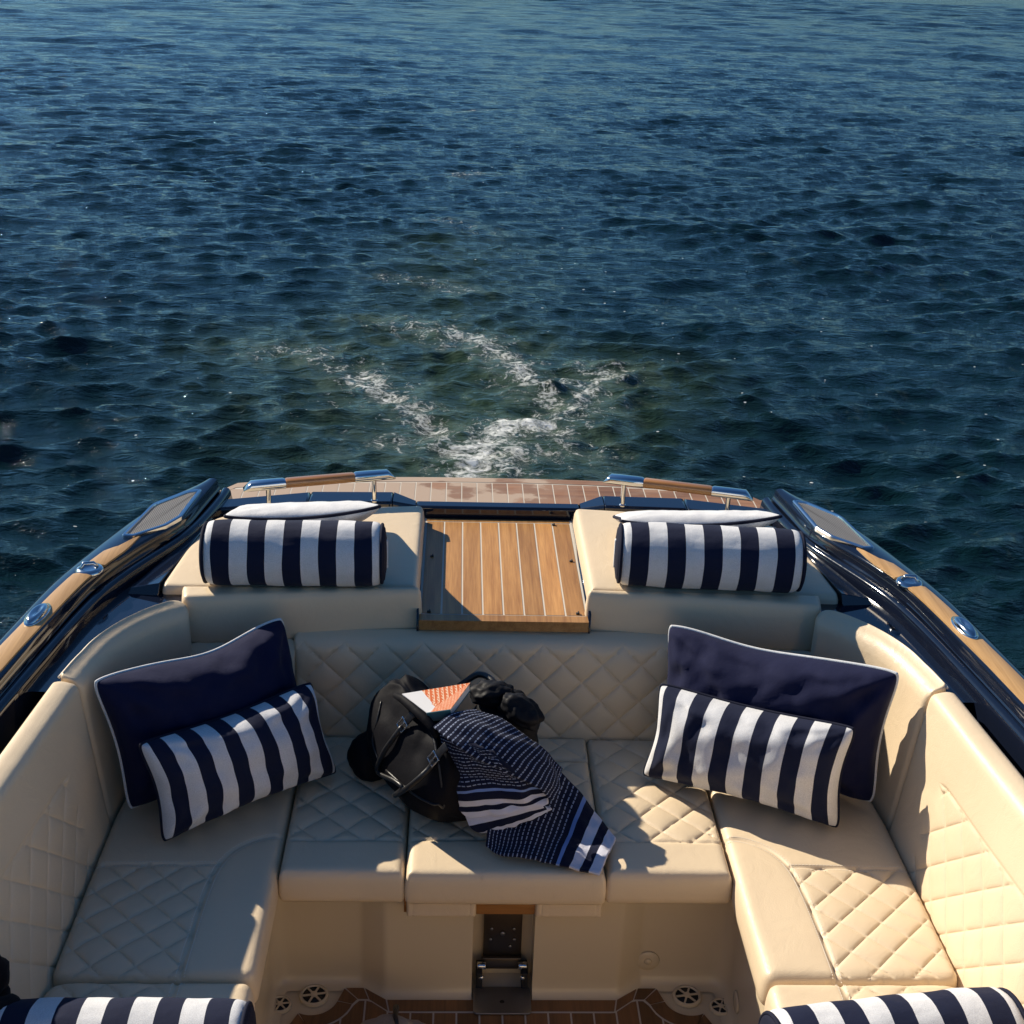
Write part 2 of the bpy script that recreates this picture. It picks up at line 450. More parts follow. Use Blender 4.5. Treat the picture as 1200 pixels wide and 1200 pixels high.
# hull ends below the deck
m = MB()
m.add([(-.90, 3.80, .55), (.90, 3.80, .55), (.78, 3.80, -.6), (-.78, 3.80, -.6)], [[0, 1, 2, 3]])
m.box((0, 1.2, -.58), (2.0, 5.2, .02))
m.build('hull_bottom', [NAVY], boat)

# deck: from the bead in to the cushions, aft part solid, forward part a dark trough
CP = [(.56, 3.125), (.70, 3.124), (.79, 3.108), (.862, 3.065), (.918, 2.995), (.955, 2.915), (.970, 2.835), (.975, 2.742)]
CPs = catmull(np.array(CP)[:, None, :].repeat(2, 1), 60, 2)[:, 0, :]
acc = np.concatenate([[0], np.cumsum(np.linalg.norm(np.diff(CPs, axis=0), axis=1))]); CLEN = acc[-1]
def cpath(u):
    x = np.interp(u, acc, CPs[:, 0]); y = np.interp(u, acc, CPs[:, 1])
    x2 = np.interp(u+.01, acc, CPs[:, 0])-np.interp(u-.01, acc, CPs[:, 0]); y2 = np.interp(u+.01, acc, CPs[:, 1])-np.interp(u-.01, acc, CPs[:, 1])
    L = np.hypot(x2, y2); return x, y, y2/L, -x2/L           # normal pointing inward (to the cockpit)
for s in (-1, 1):
    V = []; st = [(2.722, 1.030)]
    for u in np.linspace(CLEN, .30, 40):
        x, y, nx, ny = cpath(u); qx, qy = x-nx*.060, y-ny*.060
        if qx > .875 and qy > st[-1][0]: st.append((float(qy), float(qx)))
    st += [(y, .865) for y in np.linspace(st[-1][0]+.01, 3.86, 30)]
    ys = [q[0] for q in st]
    for y, i in st:
        o = float(bx(y))-.0195; i = min(i, o-.004)
        V += [(s*o, y, DZ+.0005), (s*i, y, DZ+.0005)]
    F = grid_faces(len(ys), 2)
    F = F if s < 0 else [f[::-1] for f in F]
    m = MB(); m.add(V, F)
    m.box((s*.56, 3.50, .645), (.66, .66, .02)); m.box((s*.235, 3.53, .70), (.006, .66, .12))
    m.build('side_deck', [NAVY], boat)
    m = MB(); m.box((s*1.15, 1.0, .56), (.14, 3.46, .02)); m.build('side_trough', [BLACK], boat)

# aft coaming with a lower middle part, then the swim platform
m = MB()
def coam(x0, x1, y0a, y0b, y1a, y1b, zt, zb=.45):
    m.add([(x0, y0a, zb), (x1, y0b, zb), (x1, y1b, zb), (x0, y1a, zb), (x0, y0a+.015, zt), (x1, y0b+.015, zt), (x1, y1b-.02, zt), (x0, y1a-.02, zt)],
          [[3, 2, 1, 0], [4, 5, 6, 7], [0, 1, 5, 4], [1, 2, 6, 5], [2, 3, 7, 6], [3, 0, 4, 7]])
coam(-.60, -.335, 3.835, 3.848, 3.965, 3.975, .805); coam(-.90, -.60, 3.77, 3.835, 3.88, 3.965, .804)
coam(.335, .60, 3.848, 3.835, 3.975, 3.965, .805); coam(.60, .90, 3.835, 3.77, 3.965, 3.88, .804)
# sloping shoulders and middle
m.add([(-.335, 3.848, .45), (-.265, 3.895, .45), (-.265, 3.975, .45), (-.335, 3.975, .45), (-.335, 3.863, .805), (-.265, 3.905, .775), (-.265, 3.958, .775), (-.335, 3.955, .805)], [[4, 5, 6, 7], [0, 1, 5, 4], [2, 3, 7, 6]])
m.add([(.265, 3.895, .45), (.335, 3.848, .45), (.335, 3.975, .45), (.265, 3.975, .45), (.265, 3.905, .775), (.335, 3.863, .805), (.335, 3.955, .805), (.265, 3.958, .775)], [[4, 5, 6, 7], [0, 1, 5, 4], [2, 3, 7, 6]])
coam(-.265, .265, 3.89, 3.89, 3.975, 3.975, .775)
m.build('aft_coaming', [NAVY], boat, True, 30, bevel=.008)
# boarding well between hatch and coaming
m = MB()
m.box((0, 3.945, .645), (.50, .13, .01), 0)
for i in range(8): m.box((-.217+i*.062, 3.93, .652), (.055, .085, .006), 1, tone=random.random())
m.build('boarding_step', [CAULK, TEAKF], boat, False)
plat = []
for a in np.linspace(-1, 1, 41):
    x = a*1.06; plat.append((x, 4.735-.13*abs(a)**2.6-(.22*max(0, abs(a)-.93)/.07 if abs(a) > .93 else 0)))
po = [(-1.06, 3.9)]+plat+[(1.06, 3.9)]
m = MB(); m.prism(po[::-1], .47, .5482, 0)
e = .035
for i in range(-18, 18):                                       # short planks running aft, with caulk seams between
    xa, xb = i*.0575+.0022, (i+1)*.0575-.0022
    yb = min(4.735-.13*abs(q/1.06)**2.6 for q in (xa, xb))-.055
    m.add([(xa, 3.98, .549), (xb, 3.98, .549), (xb, yb, .549), (xa, yb, .549)], [[0, 1, 2, 3]], 1, random.random())
for i in range(40):
    (xa, ya), (xb, yb) = plat[i], plat[i+1]
    m.add([(xa, ya-.048, .5495), (xb, yb-.048, .5495), (xb, yb-.004, .5495), (xa, ya-.004, .5495)], [[0, 1, 2, 3]], 1, .35)
m.build('swim_platform', [CAULK, TEAKX], boat, False)

# teak hatch between the sun pads
def planks(m, x0, x1, y0, y1, z, w, mi, gap=.005, axis='y'):
    k = max(1, round((x1-x0)/w)); d = (x1-x0)/k
    for i in range(k):
        m.add([(x0+i*d+gap/2, y0, z), (x0+(i+1)*d-gap/2, y0, z), (x0+(i+1)*d-gap/2, y1, z), (x0+i*d+gap/2, y1, z)], [[0, 1, 2, 3]], mi, random.random())
m = MB(); m.box((0, 3.545, .7246), (.468, .69, .030), 0)
m.box((0, 3.207, .7265), (.462, .036, .030), 1, tone=.2)                               # front nosing
planks(m, -.228, .228, 3.231, 3.862, .7405, .0575, 1)
m.add([(-.228, 3.867, .7405), (.228, 3.867, .7405), (.228, 3.888, .7405), (-.228, 3.888, .7405)], [[0, 1, 2, 3]], 1, .3)
hatch = m.build('teak_hatch', [CAULK, TEAK], boat, False)
for x, y in ((-.205, 3.24), (-.205, 3.60), (.205, 3.24), (.212, 3.58), (.175, 3.85)):
    q = MB(); q.box((x, y, .7425), (.010, .008, .004)); q.box((x+.002, y+.001, .7455), (.004, .010, .003)); q.build('latch', [BLACK], hatch, bevel=.001)

# sun pads
for s in (-1, 1):
    o = [(.236, 3.252), (.925, 3.236), (.930, 3.262), (.912, 3.46), (.872, 3.70), (.78, 3.772), (.236, 3.836)]
    o = rpoly([(s*x, y) for x, y in o], [.01, .02, .02, .3, .07, .07, .02])
    pad = cushion('sun_pad', o, .672, .810, .016, boat, crown=.004, res=.04, bulge=.004)
    o = rpoly([(s*x, y) for x, y in [(.228, 3.226), (.858, 3.158), (.872, 3.236), (.228, 3.250)]], [.016, .022, .006, .006])
    cushion('front_roll', o, .672, .816, .017, pad, res=.03, bulge=.004)
    # raised navy fairing beside the pad
    q = MB()
    A = [(1.020, 3.235, .785), (.935, 3.228, .785), (.890, 3.735, .785), (.875, 3.74, .785)]
    T = [(1.012, 3.245, .800), (.932, 3.240, .816), (.876, 3.71, .806), (.872, 3.71, .806)]
    q.add([(s*x, y, z) for x, y, z in (A[0], A[1], T[1], T[0], A[3], A[2], T[2], T[3])],
          [[0, 1, 2, 3], [1, 4, 7, 2], [4, 5, 6, 7], [5, 0, 3, 6], [3, 2, 7, 6]])
    q.build('pad_fairing', [NAVY], boat, True, 30, bevel=.004)

# backrest behind the aft bench
def wb(u, v, h): return np.column_stack([u, 3.190-h+(v-.42)*.10, v])
o = rpoly([(-.565, .345), (.565, .345), (.565, .700), (-.565, .700)], [.01, .01, .02, .02])
cushion('aft_backrest', o, 0., .065, .040, boat, warp=wb, quilts=[([(-.56, .36), (.56, .36), (.56, .69), (-.56, .69)], (0., .468), .0765, R(45), .008)], res=.04, toproll=lambda q: (.700-q[:, 1], .042, np.ones(len(q), bool)), r0=.012)
# curved corner cushions
for s in (-1, 1):
    def wc(u, v, h, s=s):
        x, y, nx, ny = cpath(u); lean = (v-.42)/.39*np.where(u > .32, .026+.017*np.clip((u-.55)/.15, 0, 1), .026)
        return np.column_stack([s*(x-nx*(lean-(h-.048))), y-ny*(lean-(h-.048)), v])
    u0 = float(np.interp(.818, CPs[:, 0], acc))
    o = rpoly([(.004, .335), (CLEN-.0, .335), (CLEN-.0, .812), (u0, .812), (u0, .676), (.004, .676)], [.01, .01, .015, .03, .01, .015])
    cb = cushion('corner_backrest', o, 0., .048, .046, boat, warp=wc, res=.025, rough_amp=.001, toproll=lambda q: (np.where(q[:, 0] > u0-.001, .812, .676)-q[:, 1], .044, np.ones(len(q), bool)), r0=.010)
    us = np.linspace(u0+.02, CLEN-.004, 40); pp = wc(us, np.full(40, .807), np.full(40, -.003))
    q = MB(); q.tube([tuple(v) for v in pp], .0034, 8); q.build('edge_piping', [THREAD], cb)
    # side backrests
    def ws(u, v, h, s=s):
        t = (v-.42)/.39; f = (2.74-u)
        inner = .972+t*(.040+.085*f)
        return np.column_stack([s*(inner-(h-.055)), u, v])
    o = rpoly([(.9, .34), (2.737, .34), (2.737, .812), (.9, .812)], [.01, .01, .03, .01])
    QP = [(.92, .39), (2.562, .39), (2.562, .56), (2.545, .662), (.92, .702)]
    sb = cushion('side_backrest', o, -.002, .055, .022, boat, warp=ws, res=.04,
            seams=[([(2.550, .660), (2.530, .6645), (2.0, .682), (.95, .702)], .0045, .004)],
            quilts=[(QP, (2.543, .425), .078, R(45), .006)])
    us = np.linspace(.95, 2.728, 30); pp = ws(us, np.full(30, .800), np.full(30, -.004))
    q = MB(); q.tube([tuple(v) for v in pp], .0034, 8); q.build('edge_piping', [THREAD], sb)
    # side bench cushions: aft one with the corner, and the forward one
    e = lambda pts: [(s*x, y) for x, y in pts]
    seamA = catmull(np.array([(.541, 2.668), (.585, 2.660), (.640, 2.620), (.676, 2.55), (.690, 2.45), (.695, 2.30), (.698, 2.19)])[:, None, :].repeat(2, 1), 60, 2)[:, 0, :]
    qp = [(.697, 2.195), (.691, 2.45), (.678, 2.545), (.675, 2.556), (.965, 2.556), (.965, 2.195)]
    cushion('bench_cushion', rpoly(e([(.541, 2.188), (.968, 2.188), (.968, 2.74), (.955, 2.93), (.90, 3.05), (.80, 3.11), (.541, 3.122)]), [.03, .03, .02, .1, .1, .1, .01]),
            .333, .42, .022, boat, crown=.004, stitch=True,
            seams=[(e(seamA), .006, .0055), (e([(.677, 2.556), (.966, 2.556)]), .005, .004)],
            quilts=[(e(qp), (s*.70, 2.222), .068, R(45), .0075)])
    qf = [(.70, 1.2), (.70, 2.182), (.965, 2.182), (.965, 1.2)]
    cushion('bench_cushion', rpoly(e([(.541, 1.15), (.968, 1.15), (.968, 2.181), (.541, 2.181)]), [.03, .03, .045, .03]),
            .333, .42, .022, boat, crown=.004, stitch=True,
            seams=[(e([(.70, 1.17), (.70, 2.178)]), .006, .0055)],
            quilts=[(e(qf), (s*.70, 2.122), .068, R(45), .008)])
# aft bench cushions
C45 = R(45)
cushion('bench_cushion', rpoly([(-.536, 2.528), (-.243, 2.528), (-.243, 3.122), (-.536, 3.122)], .012), .333, .42, .020, boat, crown=.003,
        seams=[([(-.534, 2.655), (-.245, 2.655)], .005, .005)], quilts=[([(-.53, 2.657), (-.248, 2.657), (-.248, 3.118), (-.53, 3.118)], (-.39, 2.70), .0765, C45, .008)])
cushion('bench_cushion', rpoly([(.238, 2.528), (.536, 2.528), (.536, 3.122), (.238, 3.122)], .012), .333, .42, .020, boat, crown=.003,
        seams=[([(.240, 2.655), (.534, 2.655)], .005, .005)], quilts=[([(.243, 2.657), (.53, 2.657), (.53, 3.118), (.243, 3.118)], (.39, 2.70), .0765, C45, .008)])
cushion('bench_cushion', rpoly([(-.239, 2.522), (.234, 2.522), (.234, 3.010), (-.239, 3.010)], .012), .333, .421, .020, boat, crown=.003,
        seams=[([(-.237, 2.655), (.232, 2.655)], .005, .005)], quilts=[([(-.234, 2.657), (.229, 2.657), (.229, 3.004), (-.234, 3.004)], (0, 2.70), .0765, C45, .007)])
cushion('bench_cushion', rpoly([(-.239, 3.014), (.234, 3.014), (.234, 3.122), (-.239, 3.122)], .008), .333, .419, .012, boat,
        quilts=[([(-.234, 3.018), (.229, 3.018), (.229, 3.118), (-.234, 3.118)], (0, 3.03), .0765, C45, .007)])

# unseen bench added forward of the side benches; its cream back bounces sunlight aft
cushion('unseen_bounce_backrest', rpoly([(-.56, .36), (.56, .36), (.56, 1.02), (-.56, 1.02)], .05), 0., .09, .035, boat, warp=lambda u, v, h: np.column_stack([-u, .62+h, v]),
        quilts=[([(-.5, .42), (.5, .42), (.5, .94), (-.5, .94)], (0., .5), .0765, R(45), .007)], res=.05)
cushion('unseen_bounce_seat', rpoly([(-.56, .12), (.56, .12), (.56, .61), (-.56, .61)], .04), .36, .50, .035, boat, res=.05)
q = MB(); q.box((0, .40, .18), (1.08, .44, .36)); q.build('unseen_bounce_base', [GEL], boat, bevel=.02)
# moulded seat base (cream gelcoat): one section swept round the cockpit, with the middle pedestal and its niche
m = MB()
path = [(-.575, .6), (-.578, 2.44), (-.560, 2.575), (-.520, 2.617), (-.47, 2.628), (-.365, 2.628), (-.335, 2.62), (-.285, 2.592), (-.26, 2.586), (-.076, 2.586)]
def base_run(pl):
    for (x0, y0), (x1, y1) in zip(pl[:-1], pl[1:]):
        k = [(0, -.0, .335), (0, 0, .06), (-.004, -.004, .03), (-.012, -.014, .012), (-.03, -.03, .004)]
        V = []
        for x, y in ((x0, y0), (x1, y1)):
            for a, b_, z in k: V.append((x-(a if x < 0 else -a)*1., y+b_, z))
        m.add(V, [[i, i+1, 5+i+1, 5+i] for i in range(4)])
lp = resample(rpoly([(-.575, .6), (-.575, 2.628), (-.352, 2.628), (-.292, 2.586), (-.076, 2.586)], [0, .055, .03, .03, 0], 8), .05, False)
# rpoly closes the loop; cut away the return run
lp = np.array(rpoly([(-.575, .6), (-.575, 2.628), (-.352, 2.628), (-.292, 2.586), (-.076, 2.586)], [0, .055, .03, .03, 0], 8))
def sweep(pl, flip):
    pl = np.asarray(pl); T = np.gradient(pl, axis=0); T /= np.linalg.norm(T, axis=1)[:, None]; nn = np.stack([T[:, 1], -T[:, 0]], 1)*flip
    prof = [(.0, .336), (.0, .05), (.002, .03), (.008, .015), (.018, .007), (.034, .0045)]
    V = []
    for p, q in zip(pl, nn):
        for o_, z in prof: V.append((p[0]+q[0]*o_, p[1]+q[1]*o_, z))
    F = grid_faces(len(pl), len(prof)); m.add(V, F if flip > 0 else [f[::-1] for f in F])
sweep(lp, 1); sweep(np.stack([-lp[:, 0], lp[:, 1]], 1), -1)
for x in (-.076, .076):   # niche sides
    m.add([(x, 2.586, .004), (x, 2.66, .004), (x, 2.66, .336), (x, 2.586, .336)], [[0, 1, 2, 3] if x < 0 else [3, 2, 1, 0]])
m.add([(-.076, 2.66, .004), (.076, 2.66, .004), (.076, 2.66, .336), (-.076, 2.66, .336)], [[0, 1, 2, 3]])
m.add([(-.076, 2.586, .0045), (.076, 2.586, .0045), (.076, 2.66, .0045), (-.076, 2.66, .0045)], [[0, 1, 2, 3]])
m.box((-.78, 1.6, .329), (.44, 2.1, .008)); m.box((.78, 1.6, .329), (.44, 2.1, .008)); m.box((0, 2.88, .328), (1.1, .50, .008))
m.build('seat_base', [GEL], boat, True, 50)
# trimmed aprons under the middle cushion and the wooden rail between them
for x0, x1 in ((-.236, -.072), (.072, .231)):
    cushion('seat_apron', rpoly([(x0, .283), (x1, .283), (x1, .334), (x0, .334)], .003), 0, .05, .006, boat, warp=lambda u, v, h: np.column_stack([u, 2.588-h, v]), res=.03,
            seams=[([(x0+.014, .287), (x0+.014, .33)], .0015, .0012), ([(x1-.014, .287), (x1-.014, .33)], .0015, .0012)], step=.008)
q = MB(); q.box((0, 2.575, .306), (.143, .05, .048)); q.build('wooden_rail', [TEAKV], boat, bevel=.003)
q = MB(); q.box((-.2405, 2.575, .31), (.007, .04, .05)); q.build('wooden_spacer', [TEAKV], boat)
# folding table bracket in the niche
br = bpy.data.objects.new('table_bracket', None); COL.objects.link(br); br.parent = boat; br.location = Vector((0, 2.6, 0))-boat.location
q = MB(); q.box((0, 2.645, .185), (.096, .012, .21)); q.box((0, 2.638, .062), (.10, .020, .034)); q.build('back_plate', [BRONZE], br, bevel=.002)
for x in (-.052, .052):
    q = MB(); q.lathe((x, 2.615, .068), [(.0085, -.011), (.0095, -.009), (.0095, .009), (.0085, .011)], (1, 0, 0), 14); q.lathe((x, 2.600, .045), [(.006, -.006), (.007, 0), (.006, .006)], (1, 0, 0), 10); q.build('hinge_knuckle', [CHROME], br)
    q = MB(); q.box((x*1.1, 2.62, .035), (.016, .05, .05)); q.build('hinge_arm', [BLACK], br, bevel=.002)
for x, z in ((0, .150), (-.030, .132), (.030, .132), (-.028, .165), (.028, .165), (.02, .11)):
    q = MB(); q.lathe((x, 2.638, z), [(.0035 if x else .006, 0), (.004 if x else .007, -.002), (.002, -.003)], (0, 1, 0), 12); q.build('bolt', [STEEL], br)
q = MB(); q.prism(rpoly([(-.072, 2.508), (.072, 2.508), (.072, 2.600), (-.072, 2.600)], .012), .0095, .014); q.lathe((0, 2.548, .0142), [(.006, -.001), (.006, .0003)], (0, 0, 1), 12, 1)
q.build('foot_plate', [STEEL, BLACK], br, True, 30, bevel=.001)

# cockpit sole: cream liner, then teak planking with pale caulk seams and drains in the corners
m = MB(); m.add([(-.62, .4, 0), (.62, .4, 0), (.62, 2.7, 0), (-.62, 2.7, 0)], [[0, 1, 2, 3]]); m.build('cockpit_liner', [GEL], boat, False)
def floor_outline(d):
    "teak outline drawn in by d; drains cut scallops out of the corners"
    a = [(-.52+d, .5), (.52-d, .5), (.52-d, 2.475)]
    arc = [(.470+(.062+d)*math.cos(t), 2.572+(.062+d)*math.sin(t)) for t in np.linspace(R(-62), R(-165), 14)]
    r_ = [(min(x, .52-d), y) for x, y in arc]
    b_ = [(.395-d*.9, 2.603-d), (.345-d*.35, 2.603-d), (.288-d*.2, 2.562-d)]
    right = a[1:2]+[(.52-d, min(2.475, r_[0][1]))]+r_+b_
    return right+[(-x, y) for x, y in right[::-1]]
m = MB(); fo = floor_outline(0); m.prism(fo, .001, .006, 0)
inner = floor_outline(.043)
# border planks: quads between the outlines, split by caulk seams
k = len(fo); cuts = []
a = np.array(floor_outline(.0015)); b_ = np.array(floor_outline(.040)); tone = random.random()
L = 0
for i in range(k-1):
    if np.linalg.norm(a[i+1]-a[i]) < 1e-4: continue
    p0, p1, q0, q1 = a[i], a[i+1], b_[i], b_[i+1]
    L0 = np.linalg.norm(p1-p0)
    sharp = i in (0, 1, k-3, k-2) or L0 > .035
    if sharp:
        t = .0022/max(L0, .01); p0, p1 = p0+(p1-p0)*t, p1-(p1-p0)*t; q0, q1 = q0+(q1-q0)*t, q1-(q1-q0)*t; tone = random.random()
    m.add([(*p0, .0075), (*p1, .0075), (*q1, .0075), (*q0, .0075)], [[3, 2, 1, 0]], 1, tone)
w = .0565
inn = np.array(inner)
for i in range(-8, 8):                       # inner planks run fore and aft
    x0, x1 = i*w+.0022, (i+1)*w-.0022
    if x0 < -.475 or x1 > .475: continue
    def ytop(x):
        x = abs(x); pts = [(p[0], p[1]) for p in floor_outline(.0455)[1:len(fo)//2]]
        ys = [y0+(y1-y0)*(x-x0_)/(x1_-x0_) for (x0_, y0), (x1_, y1) in zip(pts[:-1], pts[1:]) if abs(x1_-x0_) > 1e-6 and min(x0_, x1_) <= x <= max(x0_, x1_)]
        return min(ys) if ys else 2.5165
    n_ = 5; xs = np.linspace(x0, x1, n_); V = [(x, .52, .0075) for x in xs]+[(x, ytop(x), .0075) for x in xs]
    m.add(V, [[j, j+1, n_+j+1, n_+j] for j in range(n_-1)], 1, random.random())
m.build('teak_sole', [CAULK, TEAKF], boat, False)
for x, y, r_ in ((-.468, 2.577, .036), (.468, 2.577, .036), (-.548, 2.545, .028), (.548, 2.540, .028)):
    z0 = .006
    d_ = bpy.data.objects.new('floor_drain', None); COL.objects.link(d_); d_.parent = boat; d_.location = Vector((x, y, z0))-boat.location
    q = MB(); q.lathe((x, y, z0), [(r_*1.02, -.004), (r_, .003), (r_*.86, .005), (r_*.80, .003), (r_*.78, .0005)], (0, 0, 1), 32)
    for a in range(6):
        t = R(60*a+10); c, s_ = math.cos(t), math.sin(t)
        q.box((x+c*r_*.5, y+s_*r_*.5, z0+.0035), (r_*.58, r_*.13, .003), 0, Matrix.Rotation(t, 3, 'Z'))
    q.lathe((x, y, z0+.003), [(r_*.26, 0), (r_*.24, .003), (r_*.1, .0035)], (0, 0, 1), 16)
    q.build('drain_cover', [GEL], d_, True, 40)
    q = MB(); q.lathe((x, y, z0+.0012), [(r_*.79, 0), (r_*.79, .0003)], (0, 0, 1), 24); q.build('drain_hole', [BLACK], d_)
# faint moulded pads in the base beside the right drain
q = MB(); q.lathe((.37, 2.6265, .075), [(.030, 0), (.028, -.003), (.012, -.0035)], (0, 1, 0), 24); q.lathe((.37, 2.6235, .075), [(.010, 0), (.008, -.004)], (0, 1, 0), 16); q.build('inspection_cap', [GEL], boat)
q = MB(); q.lathe((.574, 2.50, .06), [(.028, 0), (.026, -.003), (.012, -.0035)], (1, 0, 0), 24); q.build('inspection_cap', [GEL], boat)

# teak inlay, fairlead, pop-up light and speaker grille on each gunwale
def inlay(s, y0, y1, end_skew, name):
    ys = np.linspace(y0, y1, max(3, int((y1-y0)/.03)+1)); m = MB(); V = []
    for i, y in enumerate(ys):
        f = i/(len(ys)-1)
        wo = float(np.interp(y, [2.05, 2.79, 3.18, 3.44], [.045, .046, .057, .070])); wi = float(np.interp(y, [2.05, 2.79, 3.18, 3.44], [.098, .098, .108, .128]))
        yo = y-end_skew*f*0
        a = float(xo(y)); yi = y+.045*max(0, (f-.7)/.3)*end_skew
        for k, (t, z) in enumerate(((0, .852), (.004, .8575), (.25, .8605), (.75, .8605), (.996, .8575), (1, .852))):
            V.append((s*(a-wo-(wi-wo)*t), y+(yi-y)*t-.06*end_skew*(1-t)*max(0, (f-.7)/.3), z))
    F = grid_faces(len(ys), 6); m.add(V, F if s < 0 else [f[::-1] for f in F])
    m.add(V[:6], [list(range(6))]); m.add(V[-6:], [list(range(6))])
    return m.build(name, [TEAKG], boat, True, 40)
for s in (-1, 1):
    inlay(s, -1.0, 3.206, 0, 'teak_inlay'); inlay(s, 3.262, 3.415, 1, 'teak_inlay')
    y = 3.234; a = float(xo(y))-.086
    f_ = bpy.data.objects.new('fairlead', None); COL.objects.link(f_); f_.parent = boat; f_.location = Vector((s*a, y, .853))-boat.location
    q = MB(); q.lathe((s*(a-.002), y, .853), [(.036, -.003), (.037, .004), (.032, .010), (.024, .011), (.020, .006), (.012, .004)], (0, 0, 1), 28); q.build('base_ring', [CHROME], f_, True, 50)
    q = MB(); q.tube([(s*(a+.02), y-.01, .859), (s*(a+.012), y, .874), (s*(a-.012), y+.004, .874), (s*(a-.022), y+.008, .859)], .006, 10); q.build('line_guide', [CHROME], f_)
    # oval chrome pop-up cleat
    y = 2.962; a = float(xo(y))-.072; ang = math.atan2(float(xo(y+.05)-xo(y-.05)), .1)
    V = []; nr, na = 8, 36
    for i in range(nr+1):
        t = i/nr; rr = math.cos(t*math.pi/2)**.75 if i < nr else 0
        for j in range(na):
            p = 2*math.pi*j/na; X, Y = rr*.020*math.cos(p), rr*.055*math.sin(p)
            V.append((s*(a+X*math.cos(ang)+Y*math.sin(ang)), y+Y*math.cos(ang)-X*math.sin(ang), .860+.019*math.sin(t*math.pi/2)-(.010*math.exp(-(X/.008)**2-(Y/.03)**2))))
    F = [[i*na+j, i*na+(j+1) % na, (i+1)*na+(j+1) % na, (i+1)*na+j][::s] for i in range(nr) for j in range(na)]
    q = MB(); q.add(V, F); cl = q.build('deck_cleat', [CHROME], boat)
    q = MB(); q.prism([(s*(a+.0235*math.cos(p)*math.cos(ang)+.060*math.sin(p)*math.sin(ang)), y+.060*math.sin(p)*math.cos(ang)-.0235*math.cos(p)*math.sin(ang)) for p in np.linspace(0, 2*math.pi, 36, endpoint=False)][::s], .856, .8635); q.build('cleat_bezel', [CHROME], cl)
    # speaker grille
    gp = [(x*1.026, y*1.026) for x, y in [(.893, 3.714), (.94, 3.695), (1.018, 3.590), (1.054, 3.362), (1.018, 3.360), (.945, 3.435), (.915, 3.50)]]
    gp = rpoly([(s*x, y) for x, y in gp], [.012, .03, .09, .012, .012, .05, .04], 5)
    gp = gp if s > 0 else gp[::-1]
    P = resample(gp, .015, True); ni = normals2(P)
    ar = .5*np.sum(P[:, 0]*np.roll(P[:, 1], -1)-np.roll(P[:, 0], -1)*P[:, 1]); ni = ni if ar > 0 else -ni
    g_ = bpy.data.objects.new('deck_speaker', None); COL.objects.link(g_); g_.parent = boat; g_.location = Vector((s*.97, 3.55, .853))-boat.location
    q = MB(); n = len(P); V = []
    for o_, z in ((0, .850), (0, .860), (.003, .863), (.010, .863), (.012, .858)): V += [(*(p+k*o_), z) for p, k in zip(P, ni)]
    F = [[i*n+j, i*n+(j+1) % n, (i+1)*n+(j+1) % n, (i+1)*n+j] for i in range(4) for j in range(n)]
    q.add(V, F if ar > 0 else [f[::-1] for f in F]); q.build('speaker_frame', [CHROME], g_, True, 40)
    Q = P+ni*.011; Q = Q if ar > 0 else Q[::-1]
    q = MB(); q.prism(Q.tolist(), .852, .8585); q.build('speaker_mesh', [GRILLE], g_, False)

# handrails over the aft coaming
for s in (-1, 1):
    A = Vector((s*.330, 3.886, .893)); B = Vector((s*.786, 3.772, .886)); d = (B-A).normalized(); L = (B-A).length
    h_ = bpy.data.objects.new('handrail', None); COL.objects.link(h_); h_.parent = boat; h_.location = (A+B)/2-boat.location
    side = Vector((0, 0, 1)).cross(d).normalized()
    def bar(m, t0, t1, hw, hh, taper0=0, taper1=0, mi=0):
        sec = []
        ts = [t0, t0+(taper0 or .006), t1-(taper1 or .006), t1]; sc = [(.25 if taper0 else .9), 1, 1, (.25 if taper1 else .9)]
        n = 16; V = []
        for t, k in zip(ts, sc):
            for j in range(n):
                p = 2*math.pi*j/n; cx = math.copysign(abs(math.cos(p))**.55, math.cos(p)); cz = math.copysign(abs(math.sin(p))**.55, math.sin(p))
                V.append(A+d*t+side*cx*hw*(.7+.3*k)+Vector((0, 0, 1))*(hh*((cz+1)*k-1)))
        m.add(V, [[i*n+j, i*n+(j+1) % n, (i+1)*n+(j+1) % n, (i+1)*n+j] for i in range(3) for j in range(n)]+[list(range(n-1, -1, -1)), list(range(3*n, 4*n))], mi)
    q = MB(); bar(q, .128, L-.128, .019, .0135); q.build('wooden_grip', [TEAKV], h_, True, 60)
    q = MB(); bar(q, 0, .1278, .020, .0145, taper0=.024); q.build('chrome_end', [CHROME], h_, True, 60)
    q = MB(); bar(q, L-.1278, L, .020, .0145, taper1=.024); q.build('chrome_end', [CHROME], h_, True, 60)
    for t in (.066, L-.075):
        p = A+d*t
        q = MB(); q.lathe((p.x, p.y+.002, .803), [(.011, 0), (.011, .004), (.0075, .008), (.0075, p.z-.813)], (0, 0, 1), 16); q.build('post', [CHROME], h_, True, 40)

p_, y_, r_ = R(23), R(2.674), R(2.061)
_f = Vector((math.sin(y_)*math.cos(p_), math.cos(y_)*math.cos(p_), -math.sin(p_))); _r = Vector((math.cos(y_), -math.sin(y_), 0)); _u = _r.cross(_f)
_r, _u = math.cos(r_)*_r+math.sin(r_)*_u, -math.sin(r_)*_r+math.cos(r_)*_u
def at(px, py, z):
    "the point at height z that the photograph shows at pixel (px, py)"
    d = _f+_r*(px-600)/1550-_u*(py-600)/1550; k = (z-2.42)/d.z
    return Vector((-.138, 0, 2.42))+d*k
